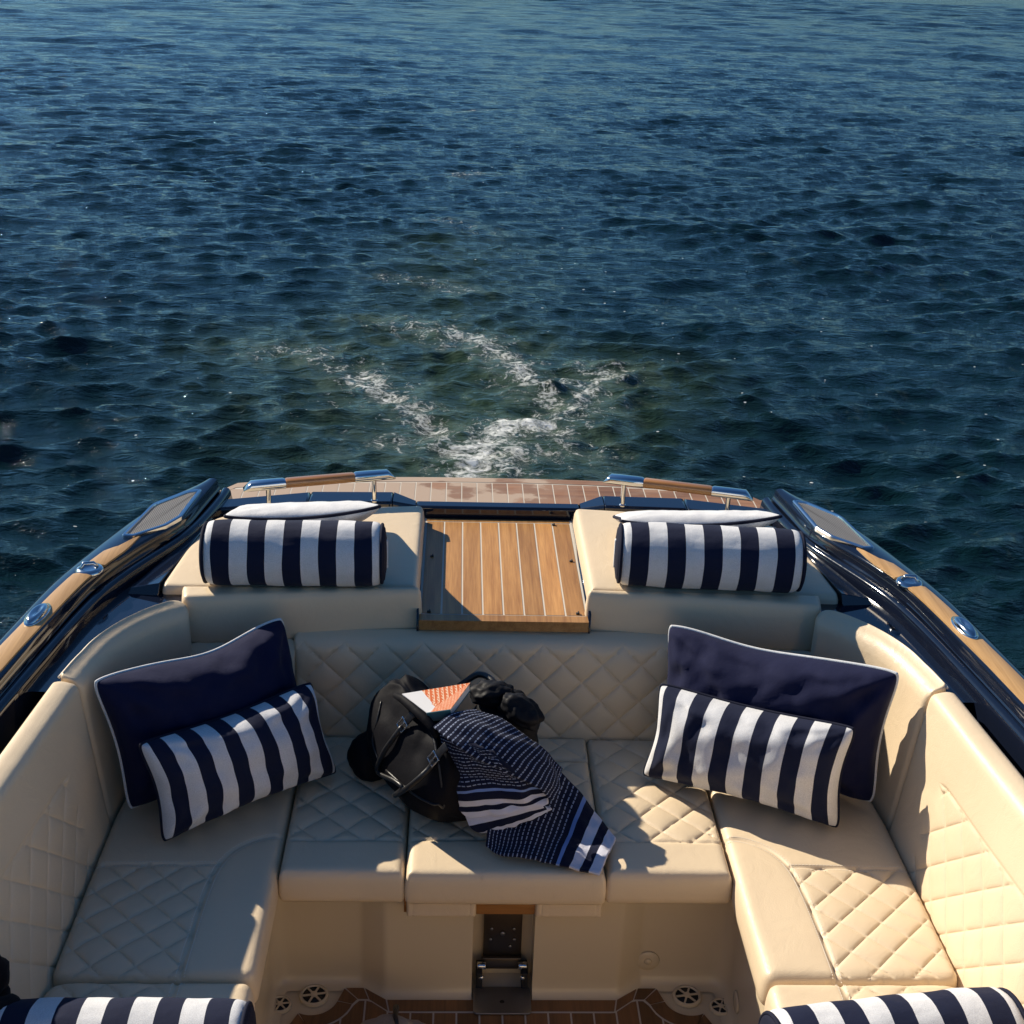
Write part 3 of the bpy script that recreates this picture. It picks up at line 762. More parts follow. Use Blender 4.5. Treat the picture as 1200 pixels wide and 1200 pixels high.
# ------------------------------------------------------------------ pillows and bolsters
def pillow(name, TL, TR, BR, BL, thick, cmat, pmat, label, cat, group=None, n=54, ear=.085, seed=1., face=(0, -1, .3), wr=.006, pr=.0045, fold=0., back=.45, sag=0., su=0.):
    TL, TR, BR, BL = map(Vector, (TL, TR, BR, BL))
    ctr = (TL+TR+BR+BL)/4; U = ((TR-TL)+(BR-BL))/4; W = ((TL-BL)+(TR-BR))/4; nn = U.cross(W).normalized()
    if nn.dot(Vector(face)) < 0: nn = -nn
    Vf, Vb, uv, rim = [], [], [], {}
    for i in range(n+1):
        for j in range(n+1):
            # cosine spacing keeps the rim dense
            u = -math.cos(math.pi*i/n); v = -math.cos(math.pi*j/n)
            cr = .06*abs(u*v)**6
            uu = u*(1-ear*(1-v*v)*abs(u)**2-cr); vv = v*(1-ear*1.5*(1-u*u)*abs(v)**2-cr*1.2)
            fu, fv = (uu+1)/2, (vv+1)/2
            p = (BL*(1-fu)+BR*fu)*(1-fv)+(TL*(1-fu)+TR*fu)*fv
            T = max(0, (1-abs(u)**2.2)*(1-abs(v)**2.2))**.46
            cor = abs(u*v)
            q = Vector((u*2.1*U.length*2, v*2.1*W.length*2, 0))
            wv = nz((q.x*3, q.y*3, 0), 1.4, seed)*wr*1.5+nz((q.x*7, q.y*5, 0), 1.2, seed+5)*wr*.7
            # creases running from the corners to the belly
            for cu, cv in ((-1, 1), (1, 1), (-1, -1), (1, -1)):
                a = math.atan2(v-cv, u-cu); rr = math.hypot(u-cu, v-cv)
                wv += wr*.55*math.sin(a*11+seed*3+cu)*math.exp(-((rr-.55)/.32)**2)
            if fold: wv += fold*math.exp(-((u-.25)/.10)**2)*max(0, v-.35)*-1.2
            edge = min(1., T*1.6)
            p = p-Vector((0, 0, sag*max(0, v)**1.5*math.exp(-((u-su)/.48)**2)*(1-u*u)))
            bend = nn*(.018*(1-u*u)*-1+.01*v)
            Vf.append(p+nn*(T*thick*(1-back)+wv*edge)+bend); Vb.append(p-nn*(T*thick*back-wv*.5*edge)+bend); uv.append(((u+1)/2, (v+1)/2))
    # u used for the stripes is the real position
    k = n+1
    V = Vf+Vb; F = grid_faces(k, k)+[f[::-1] for f in grid_faces(k, k, k*k)]
    lo = min(V, key=lambda q: q.z)
    root = thing(name, label, cat, (ctr.x, ctr.y, lo.z), group)
    o = link('cover', V, F, [cmat], root, None, True, uv=uv+uv)
    # weld the rim
    import bmesh as bmm
    bm = bmm.new(); bm.from_mesh(o.data); bmm.ops.remove_doubles(bm, verts=bm.verts, dist=1e-5); bmm.ops.recalc_face_normals(bm, faces=bm.faces); bm.to_mesh(o.data); bm.free()
    ring = [Vf[i*k] for i in range(k)]+[Vf[n*k+j] for j in range(1, k)]+[Vf[i*k+n] for i in range(n-1, -1, -1)]+[Vf[j] for j in range(n-1, 0, -1)]
    m = MB(); m.tube(ring, pr, 8, closed=True, up=nn); m.build('piping', [pmat], root)
    return root
pillow('scatter_pillow', (-1.000, 2.750, .806), (-.588, 3.118, .796), (-.50, 3.035, .437), (-.925, 2.725, .436), .17, FNAVY, FPIPEW,
       'large plain navy pillow in the shaded left corner of the bench, white piping', 'pillow', 'large navy pillows', seed=2., face=(.6, -1, .3), wr=.012, fold=.02, ear=.085, back=.25, sag=.022, su=.25)
pillow('scatter_pillow', (.432, 3.118, .792), (.968, 2.785, .840), (.945, 2.775, .436), (.42, 3.08, .437), .17, FNAVY, FPIPEW,
       'large plain navy pillow in the sunlit right corner of the bench, white piping', 'pillow', 'large navy pillows', seed=7., face=(-.6, -1, .3), wr=.012, ear=.085, back=.25, sag=.012, su=-.3)
pillow('lumbar_pillow', at(155, 870, .692), at(365, 795, .684), at(401, 907, .434), at(190, 992, .434), .15, FSTR6, FPIPEN,
       'small navy and white striped pillow leaning on the shaded left navy pillow', 'pillow', 'small striped pillows', seed=4., face=(.6, -1, .3), wr=.008, back=.30, ear=.10)
pillow('lumbar_pillow', at(772, 796, .690), at(1009, 850, .722), at(985, 976, .434), at(747, 911, .434), .15, FSTR6, FPIPEN,
       'small navy and white striped pillow leaning on the sunlit right navy pillow', 'pillow', 'small striped pillows', seed=9., face=(-.6, -1, .3), wr=.008, back=.30, ear=.10)
pillow('flat_pillow', (-.80, 3.66, .845), (-.37, 3.66, .850), (-.335, 3.376, 1.008), (-.785, 3.376, .966), .085, FWHITE, FPIPEN,
       'white pillow with navy piping lying behind the bolster on the left sun pad', 'pillow', 'white pillows on the sun pads', seed=3., face=(0, -.3, 1), wr=.002, back=.5, pr=.0048)
pillow('flat_pillow', (.33, 3.66, .845), (.79, 3.62, .850), (.785, 3.366, 1.004), (.318, 3.394, .966), .085, FWHITE, FPIPEN,
       'white pillow with navy piping lying behind the bolster on the right sun pad', 'pillow', 'white pillows on the sun pads', seed=8., face=(0, -.3, 1), wr=.002, back=.5, pr=.0048)

def bolster(A, B, r, label, group, seed=0.):
    A, B = Vector(A), Vector(B); d = (B-A).normalized(); L = (B-A).length
    u = Vector((0, 0, 1)); w = d.cross(u).normalized(); u = w.cross(d)
    root = thing('bolster', label, 'bolster', ((A+B)/2-Vector((0, 0, r))), group)
    n, k = 72, 64; V, uv = [], []
    for i in range(k+1):
        t = i/k; e = min(t, 1-t)*L
        rr = r*(1-.12*math.exp(-e/.006)-.03*math.exp(-e/.03)+.01*math.sin(t*math.pi))
        for j in range(n):
            a = 2*math.pi*j/n; p = A+d*(t*L); q = u*math.sin(a)+w*math.cos(a)
            z = rr*(1+.032*nz((t*7, math.cos(a)*1.5, math.sin(a)*1.5), 1., seed)+.014*nz((t*5, math.cos(a)*6, math.sin(a)*6), 1., seed+3))
            zz = p+q*z
            if q.z < -.86: zz.z = max(zz.z, A.z-r*.94)
            V.append(zz); uv.append((t+.006*nz((t*5, math.cos(a), math.sin(a)), 1.2, seed+9), j/n))
    F = [[i*n+j, i*n+(j+1) % n, (i+1)*n+(j+1) % n, (i+1)*n+j] for i in range(k) for j in range(n)]
    link('cover', V, F, [FSTR5], root, None, True, uv=uv)
    for P, s in ((A, -1), (B, 1)):
        m = MB(); m.lathe(P, [(r*.89, s*-.002), (r*.88, s*.004), (r*.80, s*.009), (r*.5, s*.013), (r*.1, s*.014)], d, 48); m.build('end_panel', [FPIPEN], root, True, 60)
        m = MB(); m.tube([P+(u*math.sin(a)+w*math.cos(a))*r*.905+d*s*.001 for a in np.linspace(0, 2*math.pi, 48, endpoint=False)], .0045, 8, closed=True, up=d); m.build('piping', [FPIPEN], root)
        m = MB(); m.box(P+d*s*.0135+w*(-.0), (.006, .014, r*.95), 0, Matrix.Rotation(math.atan2(d.y, d.x), 3, 'Z')); m.build('handle_tape', [FWHITE], root, bevel=.002)
    return root
bolster((-.805, 3.262, .900), (-.335, 3.272, .900), .088, 'striped bolster lying across the left sun pad', 'striped bolsters', 1.)
bolster((.318, 3.300, .900), (.808, 3.266, .900), .088, 'striped bolster lying across the right sun pad', 'striped bolsters', 4.)
bolster((-.965, 1.885, .517), (-.510, 1.885, .517), .095, 'striped bolster half shaded on the left side bench, cut off by the picture edge', 'striped bolsters', 6.)
bolster((.482, 1.868, .512), (.952, 1.925, .517), .095, 'striped bolster in full sun on the right side bench, cut off by the picture edge', 'striped bolsters', 8.)

# ------------------------------------------------------------------ bag, book, towel and the rest
def superbag(name, ctr, ax, ay, az, ex, n, seed, wr, mats, parent, sag=.12, pinch=.25, shear=(0, 0, 0), pleat=0., slope=0.):
    "soft bag body: rounded box pinched towards the top"
    V, F = [], []; ax, ay, az, shear = map(Vector, (ax, ay, az, shear)); ctr = Vector(ctr); k = 2*n
    for i in range(n+1):
        ph = -math.pi/2+math.pi*i/n
        for j in range(k):
            th = 2*math.pi*j/k
            f = lambda c, e: math.copysign(abs(c)**e, c)
            x = f(math.cos(ph), ex)*f(math.cos(th), ex); y = f(math.cos(ph), ex)*f(math.sin(th), ex); z = f(math.sin(ph), ex)
            p = 1-pinch*max(0, z+.2)**1.4
            h = (z+1)/2
            w = 1+wr*nz((x*1.3, y*1.3, z*1.6), 1.3, seed)+wr*.35*nz((x*3.2, y*3.2, z*2.6), 1.3, seed+3)
            w += pleat*math.sin(x*13+nz((x*2, y, z), 1, seed)*2)*max(0, z-.15)*(1-max(0, z-.8)*4)
            z2 = z-sag*(1-abs(x))*max(0, z)+slope*x*h
            V.append(ctr+(ax*x*(1-.10*max(0, z))+ay*y*p)*w+az*z2*(w if z > -.6 else 1)+shear*h)
    F = [[i*k+j, i*k+(j+1) % k, (i+1)*k+(j+1) % k, (i+1)*k+j] for i in range(n) for j in range(k)]
    o = link(name, V, F, mats, parent)
    return o, V, F
from mathutils.bvhtree import BVHTree
bag = thing('holdall_bag', 'black holdall with two looped leather handles slumped on the middle of the aft bench', 'bag', (-.20, 2.83, .42))
_, bV, bF = superbag('bag_body', (-.150, 2.868, .562), (.105, -.165, 0), (.118, .082, 0), (0, 0, .143), .58, 48, 3., .10, [FBAG], bag, sag=.05, pinch=.62, shear=(-.055, -.070, 0), pleat=.05, slope=-.24)
superbag('side_pocket', (-.335, 2.95, .478), (.055, .05, 0), (-.035, .055, 0), (0, 0, .060), .65, 20, 9., .10, [FBAG], bag)
tree = BVHTree.FromPolygons([tuple(v) for v in bV], bF)
def onbag(p, off):
    loc, nn, _, _ = tree.find_nearest(Vector(p)); c = Vector((-.19, 2.84, .56))
    if nn.dot(loc-c) < 0: nn = -nn
    return loc+nn*off
def onray(px, py, off):
    "where the line of sight of a pixel meets the bag, lifted off it"
    o = Vector((-.138, 0, 2.42)); d = (at(px, py, .5)-o).normalized(); hit = tree.ray_cast(o, d)
    if hit[0] is None: return onbag(at(px, py, .55), off)
    nn = hit[1] if hit[1].dot(d) < 0 else -hit[1]
    return hit[0]+nn*off
zp = [onray(*q, .004) for q in ((468, 816), (482, 826), (494, 838), (503, 850), (509, 866), (513, 884))]
zp = [Vector(v) for v in catmull(np.array([tuple(v) for v in zp])[:, None, :].repeat(2, 1), 30, 2)[:, 0, :]]
m = MB(); m.tube(zp, .0055, 8, flat=.8); m.build('zip_fastener', [LBAG], bag)
m = MB(); m.tube([at(463, 815, .722), at(472, 819, .728), at(484, 829, .728), at(496, 840, .724), at(506, 851, .712), at(511, 864, .694)], [.007, .011, .013, .013, .011, .007], 12); m.build('zip_flap', [FBAG], bag)
for line in (((447, 822), (442, 845), (437, 868), (434, 892)), ((437, 905), (462, 940), (490, 958), (525, 972)), ((513, 884), (517, 915), (520, 945), (523, 968))):
    sm = [onray(*q, .0005) for q in line]; sm = [Vector(v) for v in catmull(np.array([tuple(v) for v in sm])[:, None, :].repeat(2, 1), 24, 2)[:, 0, :]]
    m = MB(); m.tube(sm, .0028, 6); m.build('seam_binding', [LBAG], bag)
h1 = [onray(*q, .009) for q in ((474, 853), (464, 866), (452, 884), (446, 902), (447, 919), (455, 929), (466, 930), (480, 924), (494, 912), (505, 900), (512, 890))]
H = catmull(np.array([tuple(v) for v in h1])[:, None, :].repeat(2, 1), 50, 2)[:, 0, :]
m = MB(); m.tube(H, .0068, 10, flat=.8, up=(.5, .8, 0)); m.build('carry_handle', [LBAG], bag)
h2 = [(-.12, 2.98, .66), (-.07, 2.99, .69), (-.03, 2.95, .69), (-.0, 2.89, .66), (.0, 2.84, .62)]
H2 = catmull(np.array(h2)[:, None, :].repeat(2, 1), 30, 2)[:, 0, :]
m = MB(); m.tube(H2, .0085, 10); m.build('carry_handle', [LBAG], bag)
for q in ((475, 851), (511, 889)):
    p = onray(*q, .012)
    rot = Matrix.Rotation(-.85, 3, 'Z') @ Matrix.Rotation(-.35, 3, 'X') @ Matrix.Rotation(.5, 3, 'Y')
    m = MB()
    for dx, dz, sx, sz in ((-.013, 0, .004, .03), (.013, 0, .004, .03), (0, -.0135, .03, .004), (0, .0135, .03, .004)):
        m.box(p+rot @ Vector((dx, 0, dz)), (sx, .004, sz), 0, rot)
    m.box(p, (.004, .004, .026), 0, rot)
    m.build('buckle', [CHROME], bag, bevel=.001)
    m = MB(); m.box(p+rot @ Vector((0, .004, .030)), (.020, .004, .045), 0, rot); m.build('handle_tab', [LBAG], bag, bevel=.001)

# a black nylon jacket behind the towel
pouch = thing('rolled_jacket', 'black padded nylon jacket bundled behind the towel, against the quilted backrest', 'jacket', (.02, 2.95, .42))
superbag('jacket_body', (.000, 2.900, .555), (.085, -.03, 0), (.03, .075, 0), (0, 0, .135), .75, 40, 5., .16, [FPUFF], pouch, sag=.05, pinch=.1)
superbag('sleeve', (.035, 2.845, .672), (.046, -.022, -.018), (.022, .036, 0), (0, 0, .034), .85, 30, 11., .20, [FPUFF], pouch, sag=.0, pinch=0, pleat=.05)
superbag('sleeve', (-.035, 2.895, .690), (.055, .012, 0), (-.01, .035, 0), (0, 0, .030), .85, 30, 14., .20, [FPUFF], pouch, sag=.0, pinch=0, pleat=.05)

# book on top
bk = thing('paperback_book', 'paperback book with orange and white patterned cover lying on the black bag', 'book', (-.17, 2.80, .70))
A0, B0, C0, D0 = at(471, 814, .742), at(551, 801, .752), at(528, 832, .742), at(500, 836, .736)
up = (B0-A0).cross(D0-A0); up = up if up.z > 0 else -up; up.normalize()
def slab(m, q, t0, t1, mi):
    V = [p+up*t0 for p in q]+[p+up*t1 for p in q]
    m.add(V, [[3, 2, 1, 0], [4, 5, 6, 7], [0, 1, 5, 4], [1, 2, 6, 5], [2, 3, 7, 6], [3, 0, 4, 7]], mi)
quad = [D0, C0, B0, A0]
c_ = sum(quad, Vector())/4
V = [p+up*.0005 for p in quad]+[p+up*.0025 for p in quad]
link('front_cover', V, [[3, 2, 1, 0], [4, 5, 6, 7], [0, 1, 5, 4], [1, 2, 6, 5], [2, 3, 7, 6], [3, 0, 4, 7]], [BOOK], bk, None, False, uv=[(0, 0), (1, 0), (1, 1), (0, 1)]*2)
m = MB(); slab(m, [c_+(p-c_)*.975 for p in quad], -.021, .0003, 0); m.build('pages', [PAPER], bk, False)
m = MB(); slab(m, quad, -.0235, -.0212, 0); sp = (C0-D0).normalized(); ou = up.cross(sp); ou = ou if ou.y < 0 else -ou
slab(m, [D0+ou*.003, C0+ou*.003, C0+ou*.0002, D0+ou*.0002], -.0235, .0025, 0); m.build('back_cover', [TEAL], bk, False)

# striped towel: an upper fold over the bag and a tail reaching to the seat edge
tw = thing('striped_towel', 'navy towel with thin white stripes and white end bands, draped off the black bag', 'towel', (.05, 2.72, .42))
def cloth(name, C, L, W, nu=90, nv=60, seed=1., amp=.006, u0=0., th=.006):
    C = [[at(*q) for q in row] for row in C]
    S = catmull(np.array([[tuple(v) for v in row] for row in C]), nu, nv); out = S.copy()
    du = np.gradient(S, axis=0); dv = np.gradient(S, axis=1); nn = np.cross(du, dv); nn /= np.linalg.norm(nn, axis=2)[..., None]+1e-9
    for i in range(nu):
        for j in range(nv):
            p = S[i, j]; w = nz((i/nu*L*9, j/nv*W*16, 0), 1.2, seed)*amp*1.6+nz((i/nu*L*25, j/nv*W*40, 0), 1., seed+4)*amp*.5
            out[i, j] = p+nn[i, j]*w
    out[..., 2] = np.where(out[..., 1] > 2.53, np.maximum(out[..., 2], .428), out[..., 2])
    UV = [(u0+i/(nu-1)*L, j/(nv-1)*W) for i in range(nu) for j in range(nv)]
    o = link(name, out.reshape(-1, 3), grid_faces(nu, nv), [TOWEL], tw, None, True, uv=UV)
    md = o.modifiers.new('solid', 'SOLIDIFY'); md.thickness = th; md.offset = 0
    return o
cloth('towel_tail', [[(702, 1027, .426), (711, 1006, .438), (721, 985, .437)], [(670, 1017, .437), (685, 985, .446), (699, 953, .450)], [(640, 1011, .438), (655, 970, .458), (673, 922, .480)],
                     [(612, 1007, .438), (626, 960, .475), (651, 898, .530)], [(588, 1004, .438), (600, 960, .480), (636, 884, .575)], [(570, 992, .441), (577, 955, .495), (623, 872, .620)]], .40, .22, seed=2., amp=.009)
cloth('towel_fold', [[(548, 958, .500), (580, 954, .515), (612, 949, .525), (640, 942, .530)], [(531, 942, .525), (565, 940, .547), (605, 937, .552), (641, 930, .550)],
                     [(526, 921, .565), (560, 919, .590), (600, 919, .595), (634, 920, .580)], [(522, 900, .607), (552, 900, .628), (587, 903, .632), (620, 908, .610)],
                     [(519, 880, .648), (545, 884, .664), (570, 890, .666), (596, 898, .650)], [(516, 860, .688), (535, 866, .700), (555, 873, .698), (578, 882, .682)]], .36, .22, seed=5., amp=.008, th=.012)
cloth('towel_fold', [[(580, 974, .462), (612, 963, .482), (646, 947, .505)], [(555, 972, .466), (592, 962, .490), (638, 946, .512)], [(546, 957, .488), (585, 949, .515), (634, 940, .530)]], .085, .20, nu=40, seed=8., amp=.003, th=.013)
cloth('towel_fold', [[(650, 938, .548), (655, 920, .555), (656, 902, .550)], [(630, 923, .590), (640, 905, .600), (646, 888, .590)], [(598, 906, .634), (614, 886, .650), (630, 872, .635)], [(563, 890, .672), (585, 866, .690), (606, 855, .675)],
                     [(533, 872, .702), (555, 850, .718), (580, 840, .705)], [(508, 852, .718), (528, 838, .730), (556, 832, .722)]], .40, .16, nu=80, nv=40, seed=12., amp=.005, u0=.14)

# dark garment at the left edge of the frame, and a pale drawstring bag on the floor
jk = thing('fleece_jacket', 'dark fleece jacket heaped against the left side backrest, cut off by the picture edge', 'jacket', (-1.0, 1.93, .42))
superbag('jacket_body', (-1.005, 1.885, .520), (.075, .05, 0), (-.03, .10, 0), (0, 0, .11), .8, 26, 4., .3, [FDARK], jk, pinch=.1)
superbag('hood', (-1.022, 1.99, .605), (.05, .0, 0), (0, .05, 0), (0, 0, .055), .9, 20, 6., .25, [FDARK], jk, pinch=0)
ds = thing('drawstring_bag', 'small pale canvas drawstring bag lying on the dark teak floor', 'bag', (-.26, 2.40, .008))
superbag('bag_body', (-.255, 2.345, .052), (.095, -.02, 0), (.02, .115, 0), (0, 0, .045), .8, 26, 8., .22, [FCREAM], ds, sag=0, pinch=.35)
superbag('bag_flap', (-.37, 2.36, .032), (.06, .01, 0), (-.01, .08, 0), (0, 0, .024), .8, 20, 3., .2, [FCREAM], ds, sag=0, pinch=.2)
m = MB(); m.tube([(-.262, 2.475, .062), (-.258, 2.45, .088), (-.258, 2.41, .100), (-.25, 2.37, .103)], [.004, .008, .006, .004], 8); m.build('drawstring', [LBAG], ds)

# ------------------------------------------------------------------ water
WZ = -.25
def water():
    r1 = np.exp(np.arange(math.log(1.2), math.log(5.2), .03)); r2 = np.exp(np.arange(math.log(5.2), math.log(110), .0034)); r3 = np.exp(np.arange(math.log(110), math.log(900), .010)); r4 = np.array([1500., 3000.])
    r = np.concatenate([r1, r2, r3, r4])
    tf = np.arange(-.60, .60, .0031); tc1 = np.arange(-2.6, -.60, .035); tc2 = np.arange(.60, 2.6, .035)
    th = np.concatenate([tc1, tf, tc2])
    RR, TT = np.meshgrid(r, th, indexing='ij')
    X = RR*np.sin(TT); Y = RR*np.cos(TT)+.4
    dr = np.gradient(r)[:, None]; dt = np.gradient(th)[None, :]
    sp = np.maximum(dr, RR*dt)
    Z = np.zeros_like(X); DX = np.zeros_like(X); DY = np.zeros_like(X)
    g = np.random.default_rng(5)
    n = 220; lam = np.exp(g.uniform(math.log(.11), math.log(2.6), n)); main = R(97)
    ang = main+g.normal(0, 1, n)*np.where(lam > .35, R(24), R(38))
    # strength of each wave from its steepness, strongest round 0.4 - 1.2 m
    st = .040*np.exp(-((np.log(lam)-math.log(.27))/.90)**2)
    lam = np.concatenate([lam, np.exp(g.uniform(math.log(1.1), math.log(4.5), 46))]); ang = np.concatenate([ang, R(93)+g.normal(0, R(30), 46)]); st = np.concatenate([st, np.full(46, .0095)])
    lump = .85+.20*np.sin(.55*X+.31*Y+1.)*np.sin(.23*X-.41*Y)+.15*np.sin(1.3*X+.7*Y)
    track = np.exp(-((X-.12*Y*.2-.2)/(.6+.05*np.abs(Y)))**2)*(Y > 4)      # smoother water in the boat's track
    for l, a, s_ in zip(lam, ang, st):
        k = 2*math.pi/l; A = s_/k; ph = g.uniform(0, 6.28)
        w = np.clip((l/sp-2.0)/2., 0, 1)
        if w.max() <= 0: continue
        Aw = A*w*lump*(1-.45*track*(l > .35))*(1+1.1*np.clip((RR-25)/60, 0, 1)*(l > 1.))
        arg = k*(X*math.cos(a)+Y*math.sin(a))+ph
        Z += Aw*np.cos(arg); sn = Aw*np.sin(arg)*.85; DX -= sn*math.cos(a); DY -= sn*math.sin(a)
    # wake: foam lines laid where the propeller wash breaks
    def env(lines, wd):
        e = np.zeros_like(X); m_ = (RR > 4) & (RR < 40)
        Q = np.stack([X[m_], Y[m_]], 1); best = np.zeros(len(Q))
        for ln, k in lines:
            d = segdist(Q, ln, False); best = np.maximum(best, k*np.exp(-(d/wd)**2))
        e[m_] = best; return e
    A_ = [(-1.40, 9.2), (-1.15, 9.1), (-.80, 8.6), (-.66, 8.3), (-.43, 7.9), (-.27, 7.55), (-.09, 6.95)]
    B_ = [(-.12, 6.3), (-.05, 6.9), (.02, 7.3), (.16, 7.62), (.40, 7.6), (.54, 7.85), (.75, 8.35), (.90, 8.75)]
    C_ = [(-.60, 9.9), (-.44, 9.75), (-.18, 9.65), (.01, 9.5), (.24, 8.97), (.36, 8.4), (.46, 8.1)]
    foam = np.maximum(env([(A_[2:], .80), (B_[:5], .98), (C_[2:], .84), (B_[4:], .76)], .20), env([(A_, .60), (B_, .66), (C_, .62), ([(.3, 8.5), (.75, 8.5)], .6), ([(.1, 7.0), (.45, 7.3)], .62), ([(-.7, 9.9), (-.2, 9.4)], .55), ([(-.5, 7.3), (.6, 7.2)], .60), ([(-.1, 6.4), (.1, 7.2)], .75)], .46))
    foam = np.maximum(foam, env([([(-.2, 17.2), (.1, 17.4)], .72), ([(-.3, 24.4), (.3, 24.8)], .60), ([(-.7, 11.5), (-.1, 11.1)], .60), ([(.2, 13.5), (-.3, 14.2)], .55), ([(-1.15, 7.8), (-.9, 8.1)], .45)], .3))
    turb = env([(A_, .8), (B_, .9), (C_, .9), ([(0, 6), (.1, 9)], 1.), ([(-.2, 9), (-.2, 13)], .6), ([(-.8, 7.2), (-1.2, 8.4)], .5)], .75)
    ridge = env([(A_, .6), (B_[1:], 1.), (C_, 1.)], .22)
    n2 = 70; lam2 = np.exp(g.uniform(math.log(.10), math.log(.65), n2)); an2 = g.uniform(0, 6.28, n2)
    for l, a in zip(lam2, an2):
        k = 2*math.pi/l; A = .036/k; ph = g.uniform(0, 6.28); w = np.clip((l/sp-2.0)/2., 0, 1)*turb
        arg = k*(X*math.cos(a)+Y*math.sin(a))+ph; Z += A*w*np.cos(arg); sn = A*w*np.sin(arg)*.4; DX -= sn*math.cos(a); DY -= sn*math.sin(a)
    Z += .022*ridge*(.6+.4*np.sin(9*X+5*Y))
    fleck = .55*np.exp(-((X-2.2)/1.8)**2-((Y-8.5)/3.)**2)+.35*np.exp(-((X+1.5)/1.2)**2-((Y-8)/2.5)**2)+.3*np.exp(-((X-.2)/1.)**2-((Y-14)/5)**2)+.18
    Z = Z+1.6*np.clip(Z, -.06, .09)*np.abs(np.clip(Z, -.06, .09))*np.where(RR < 60, 1., .4)      # peakier crests
    X0, Y0 = X, Y
    X = X+DX; Y = Y+DY
    V = np.stack([X, Y, Z+WZ], -1).reshape(-1, 3); nr, nt = RR.shape
    i = np.arange(nr-1)[:, None]*nt+np.arange(nt-1)[None, :]
    F = np.stack([i, i+1, i+nt+1, i+nt], -1).reshape(-1, 4)[:, ::-1]
    me = bpy.data.meshes.new('water'); me.vertices.add(len(V)); me.vertices.foreach_set('co', V.astype(np.float32).ravel())
    me.loops.add(F.size); me.loops.foreach_set('vertex_index', F.astype(np.int32).ravel())
    me.polygons.add(len(F)); me.polygons.foreach_set('loop_start', np.arange(0, F.size, 4, dtype=np.int32)); me.polygons.foreach_set('loop_total', np.full(len(F), 4, np.int32))
    me.update(calc_edges=True); me.polygons.foreach_set('use_smooth', np.ones(len(F), bool))
    far = np.clip((RR-18)/70, 0, 1)
    pool = np.exp(-((X0-.05)/.95)**2-((Y0-7.7)/1.5)**2)
    for nm, a in (('foam', foam), ('turb', turb), ('fleck', fleck), ('far', far), ('pool', pool)):
        at = me.attributes.new(nm, 'FLOAT', 'POINT'); at.data.foreach_set('value', a.astype(np.float32).ravel())
    o = bpy.data.objects.new('water', me); COL.objects.link(o); o['kind'] = 'structure'
    m, t, b = mat('lake water', (.004, .016, .020), .07); b.inputs['IOR'].default_value = 1.333
    def attr(n_): q = N(t, 'ShaderNodeAttribute'); q.attribute_name = n_; return q.outputs['Fac']
    v = coords(t)
    f1 = tex(t, 'ShaderNodeTexNoise', v, Scale=8.5, Detail=9., Roughness=.76, Distortion=1.3)
    f2 = tex(t, 'ShaderNodeTexVoronoi', v, Scale=26.); f2.feature = 'DISTANCE_TO_EDGE'
    lace = mth(t, 'SUBTRACT', 1., mth(t, 'MULTIPLY', f2.outputs[0], 5.))
    raw = mth(t, 'ADD', mth(t, 'MULTIPLY', f1.outputs[0], 1.0), mth(t, 'MULTIPLY', lace, .045))
    fm = mth(t, 'ADD', raw, mth(t, 'MULTIPLY', attr('foam'), .37))
    fmask = ramp(t, fm, [(.765, (0, 0, 0)), (.93, (1, 1, 1))])
    # scattered bubbles
    vb = tex(t, 'ShaderNodeTexVoronoi', coords(t, 'Object', (7.5, 11., 1)), Scale=1.); vb.distance = 'EUCLIDEAN'
    sz = N(t, 'ShaderNodeSeparateColor'); t.links.new(vb.outputs['Color'], sz.inputs[0])
    rad = mth(t, 'MULTIPLY', mth(t, 'SUBTRACT', mth(t, 'MULTIPLY', attr('fleck'), .62), sz.outputs[0]), .45)
    spot = mth(t, 'MULTIPLY', mth(t, 'LESS_THAN', mth(t, 'ADD', vb.outputs['Distance'], mth(t, 'MULTIPLY', f1.outputs[0], .14)), mth(t, 'ADD', mth(t, 'MINIMUM', rad, .10), .045)), mth(t, 'GREATER_THAN', rad, 0.))
    fl = mth(t, 'MAXIMUM', fmask, mth(t, 'MULTIPLY', spot, .8))
    soft = tex(t, 'ShaderNodeTexNoise', v, Scale=4.5, Detail=6., Roughness=.6, Distortion=.7)
    green = mth(t, 'MULTIPLY', mth(t, 'MAXIMUM', attr('turb'), mth(t, 'MULTIPLY', attr('pool'), 1.1)), mth(t, 'MULTIPLY', soft.outputs[0], 1.7))
    deep = mixc(t, green, (.002, .0125, .0145), (.026, .045, .014))
    air = ramp(t, mth(t, 'ADD', soft.outputs[0], mth(t, 'MULTIPLY', attr('foam'), .40)), [(.62, (0, 0, 0)), (.95, (1, 1, 1))])
    deep = mixc(t, mth(t, 'MULTIPLY', air, .5), deep, (.12, .17, .13))            # aerated water under the foam
    c = mixc(t, fl, deep, (.78, .80, .78)); t.links.new(c, b.inputs['Base Color'])
    rr = mth(t, 'ADD', mth(t, 'MULTIPLY', attr('far'), .05), .035); t.links.new(mth(t, 'MULTIPLY_ADD', fl, .6, rr), b.inputs['Roughness'])
    # fine wind ripples, and the wavelets too small for the mesh far out
    s1 = tex(t, 'ShaderNodeTexNoise', coords(t, 'Object', (3.2, 7.5, 1)), Scale=1., Detail=6., Roughness=.62, Distortion=.5)
    s2 = tex(t, 'ShaderNodeTexNoise', coords(t, 'Object', (.9, 2.3, 1)), Scale=1., Detail=5., Roughness=.6)
    s3 = tex(t, 'ShaderNodeTexNoise', coords(t, 'Object', (.55, 1.1, 1)), Scale=1., Detail=6., Roughness=.62)
    bA = bump(t, None, s2.outputs[0], .5, .10)
    bC = bump(t, None, s3.outputs[0], 1., .40, bA); t.links.new(mth(t, 'MULTIPLY', attr('far'), .9), bC.inputs['Strength'])
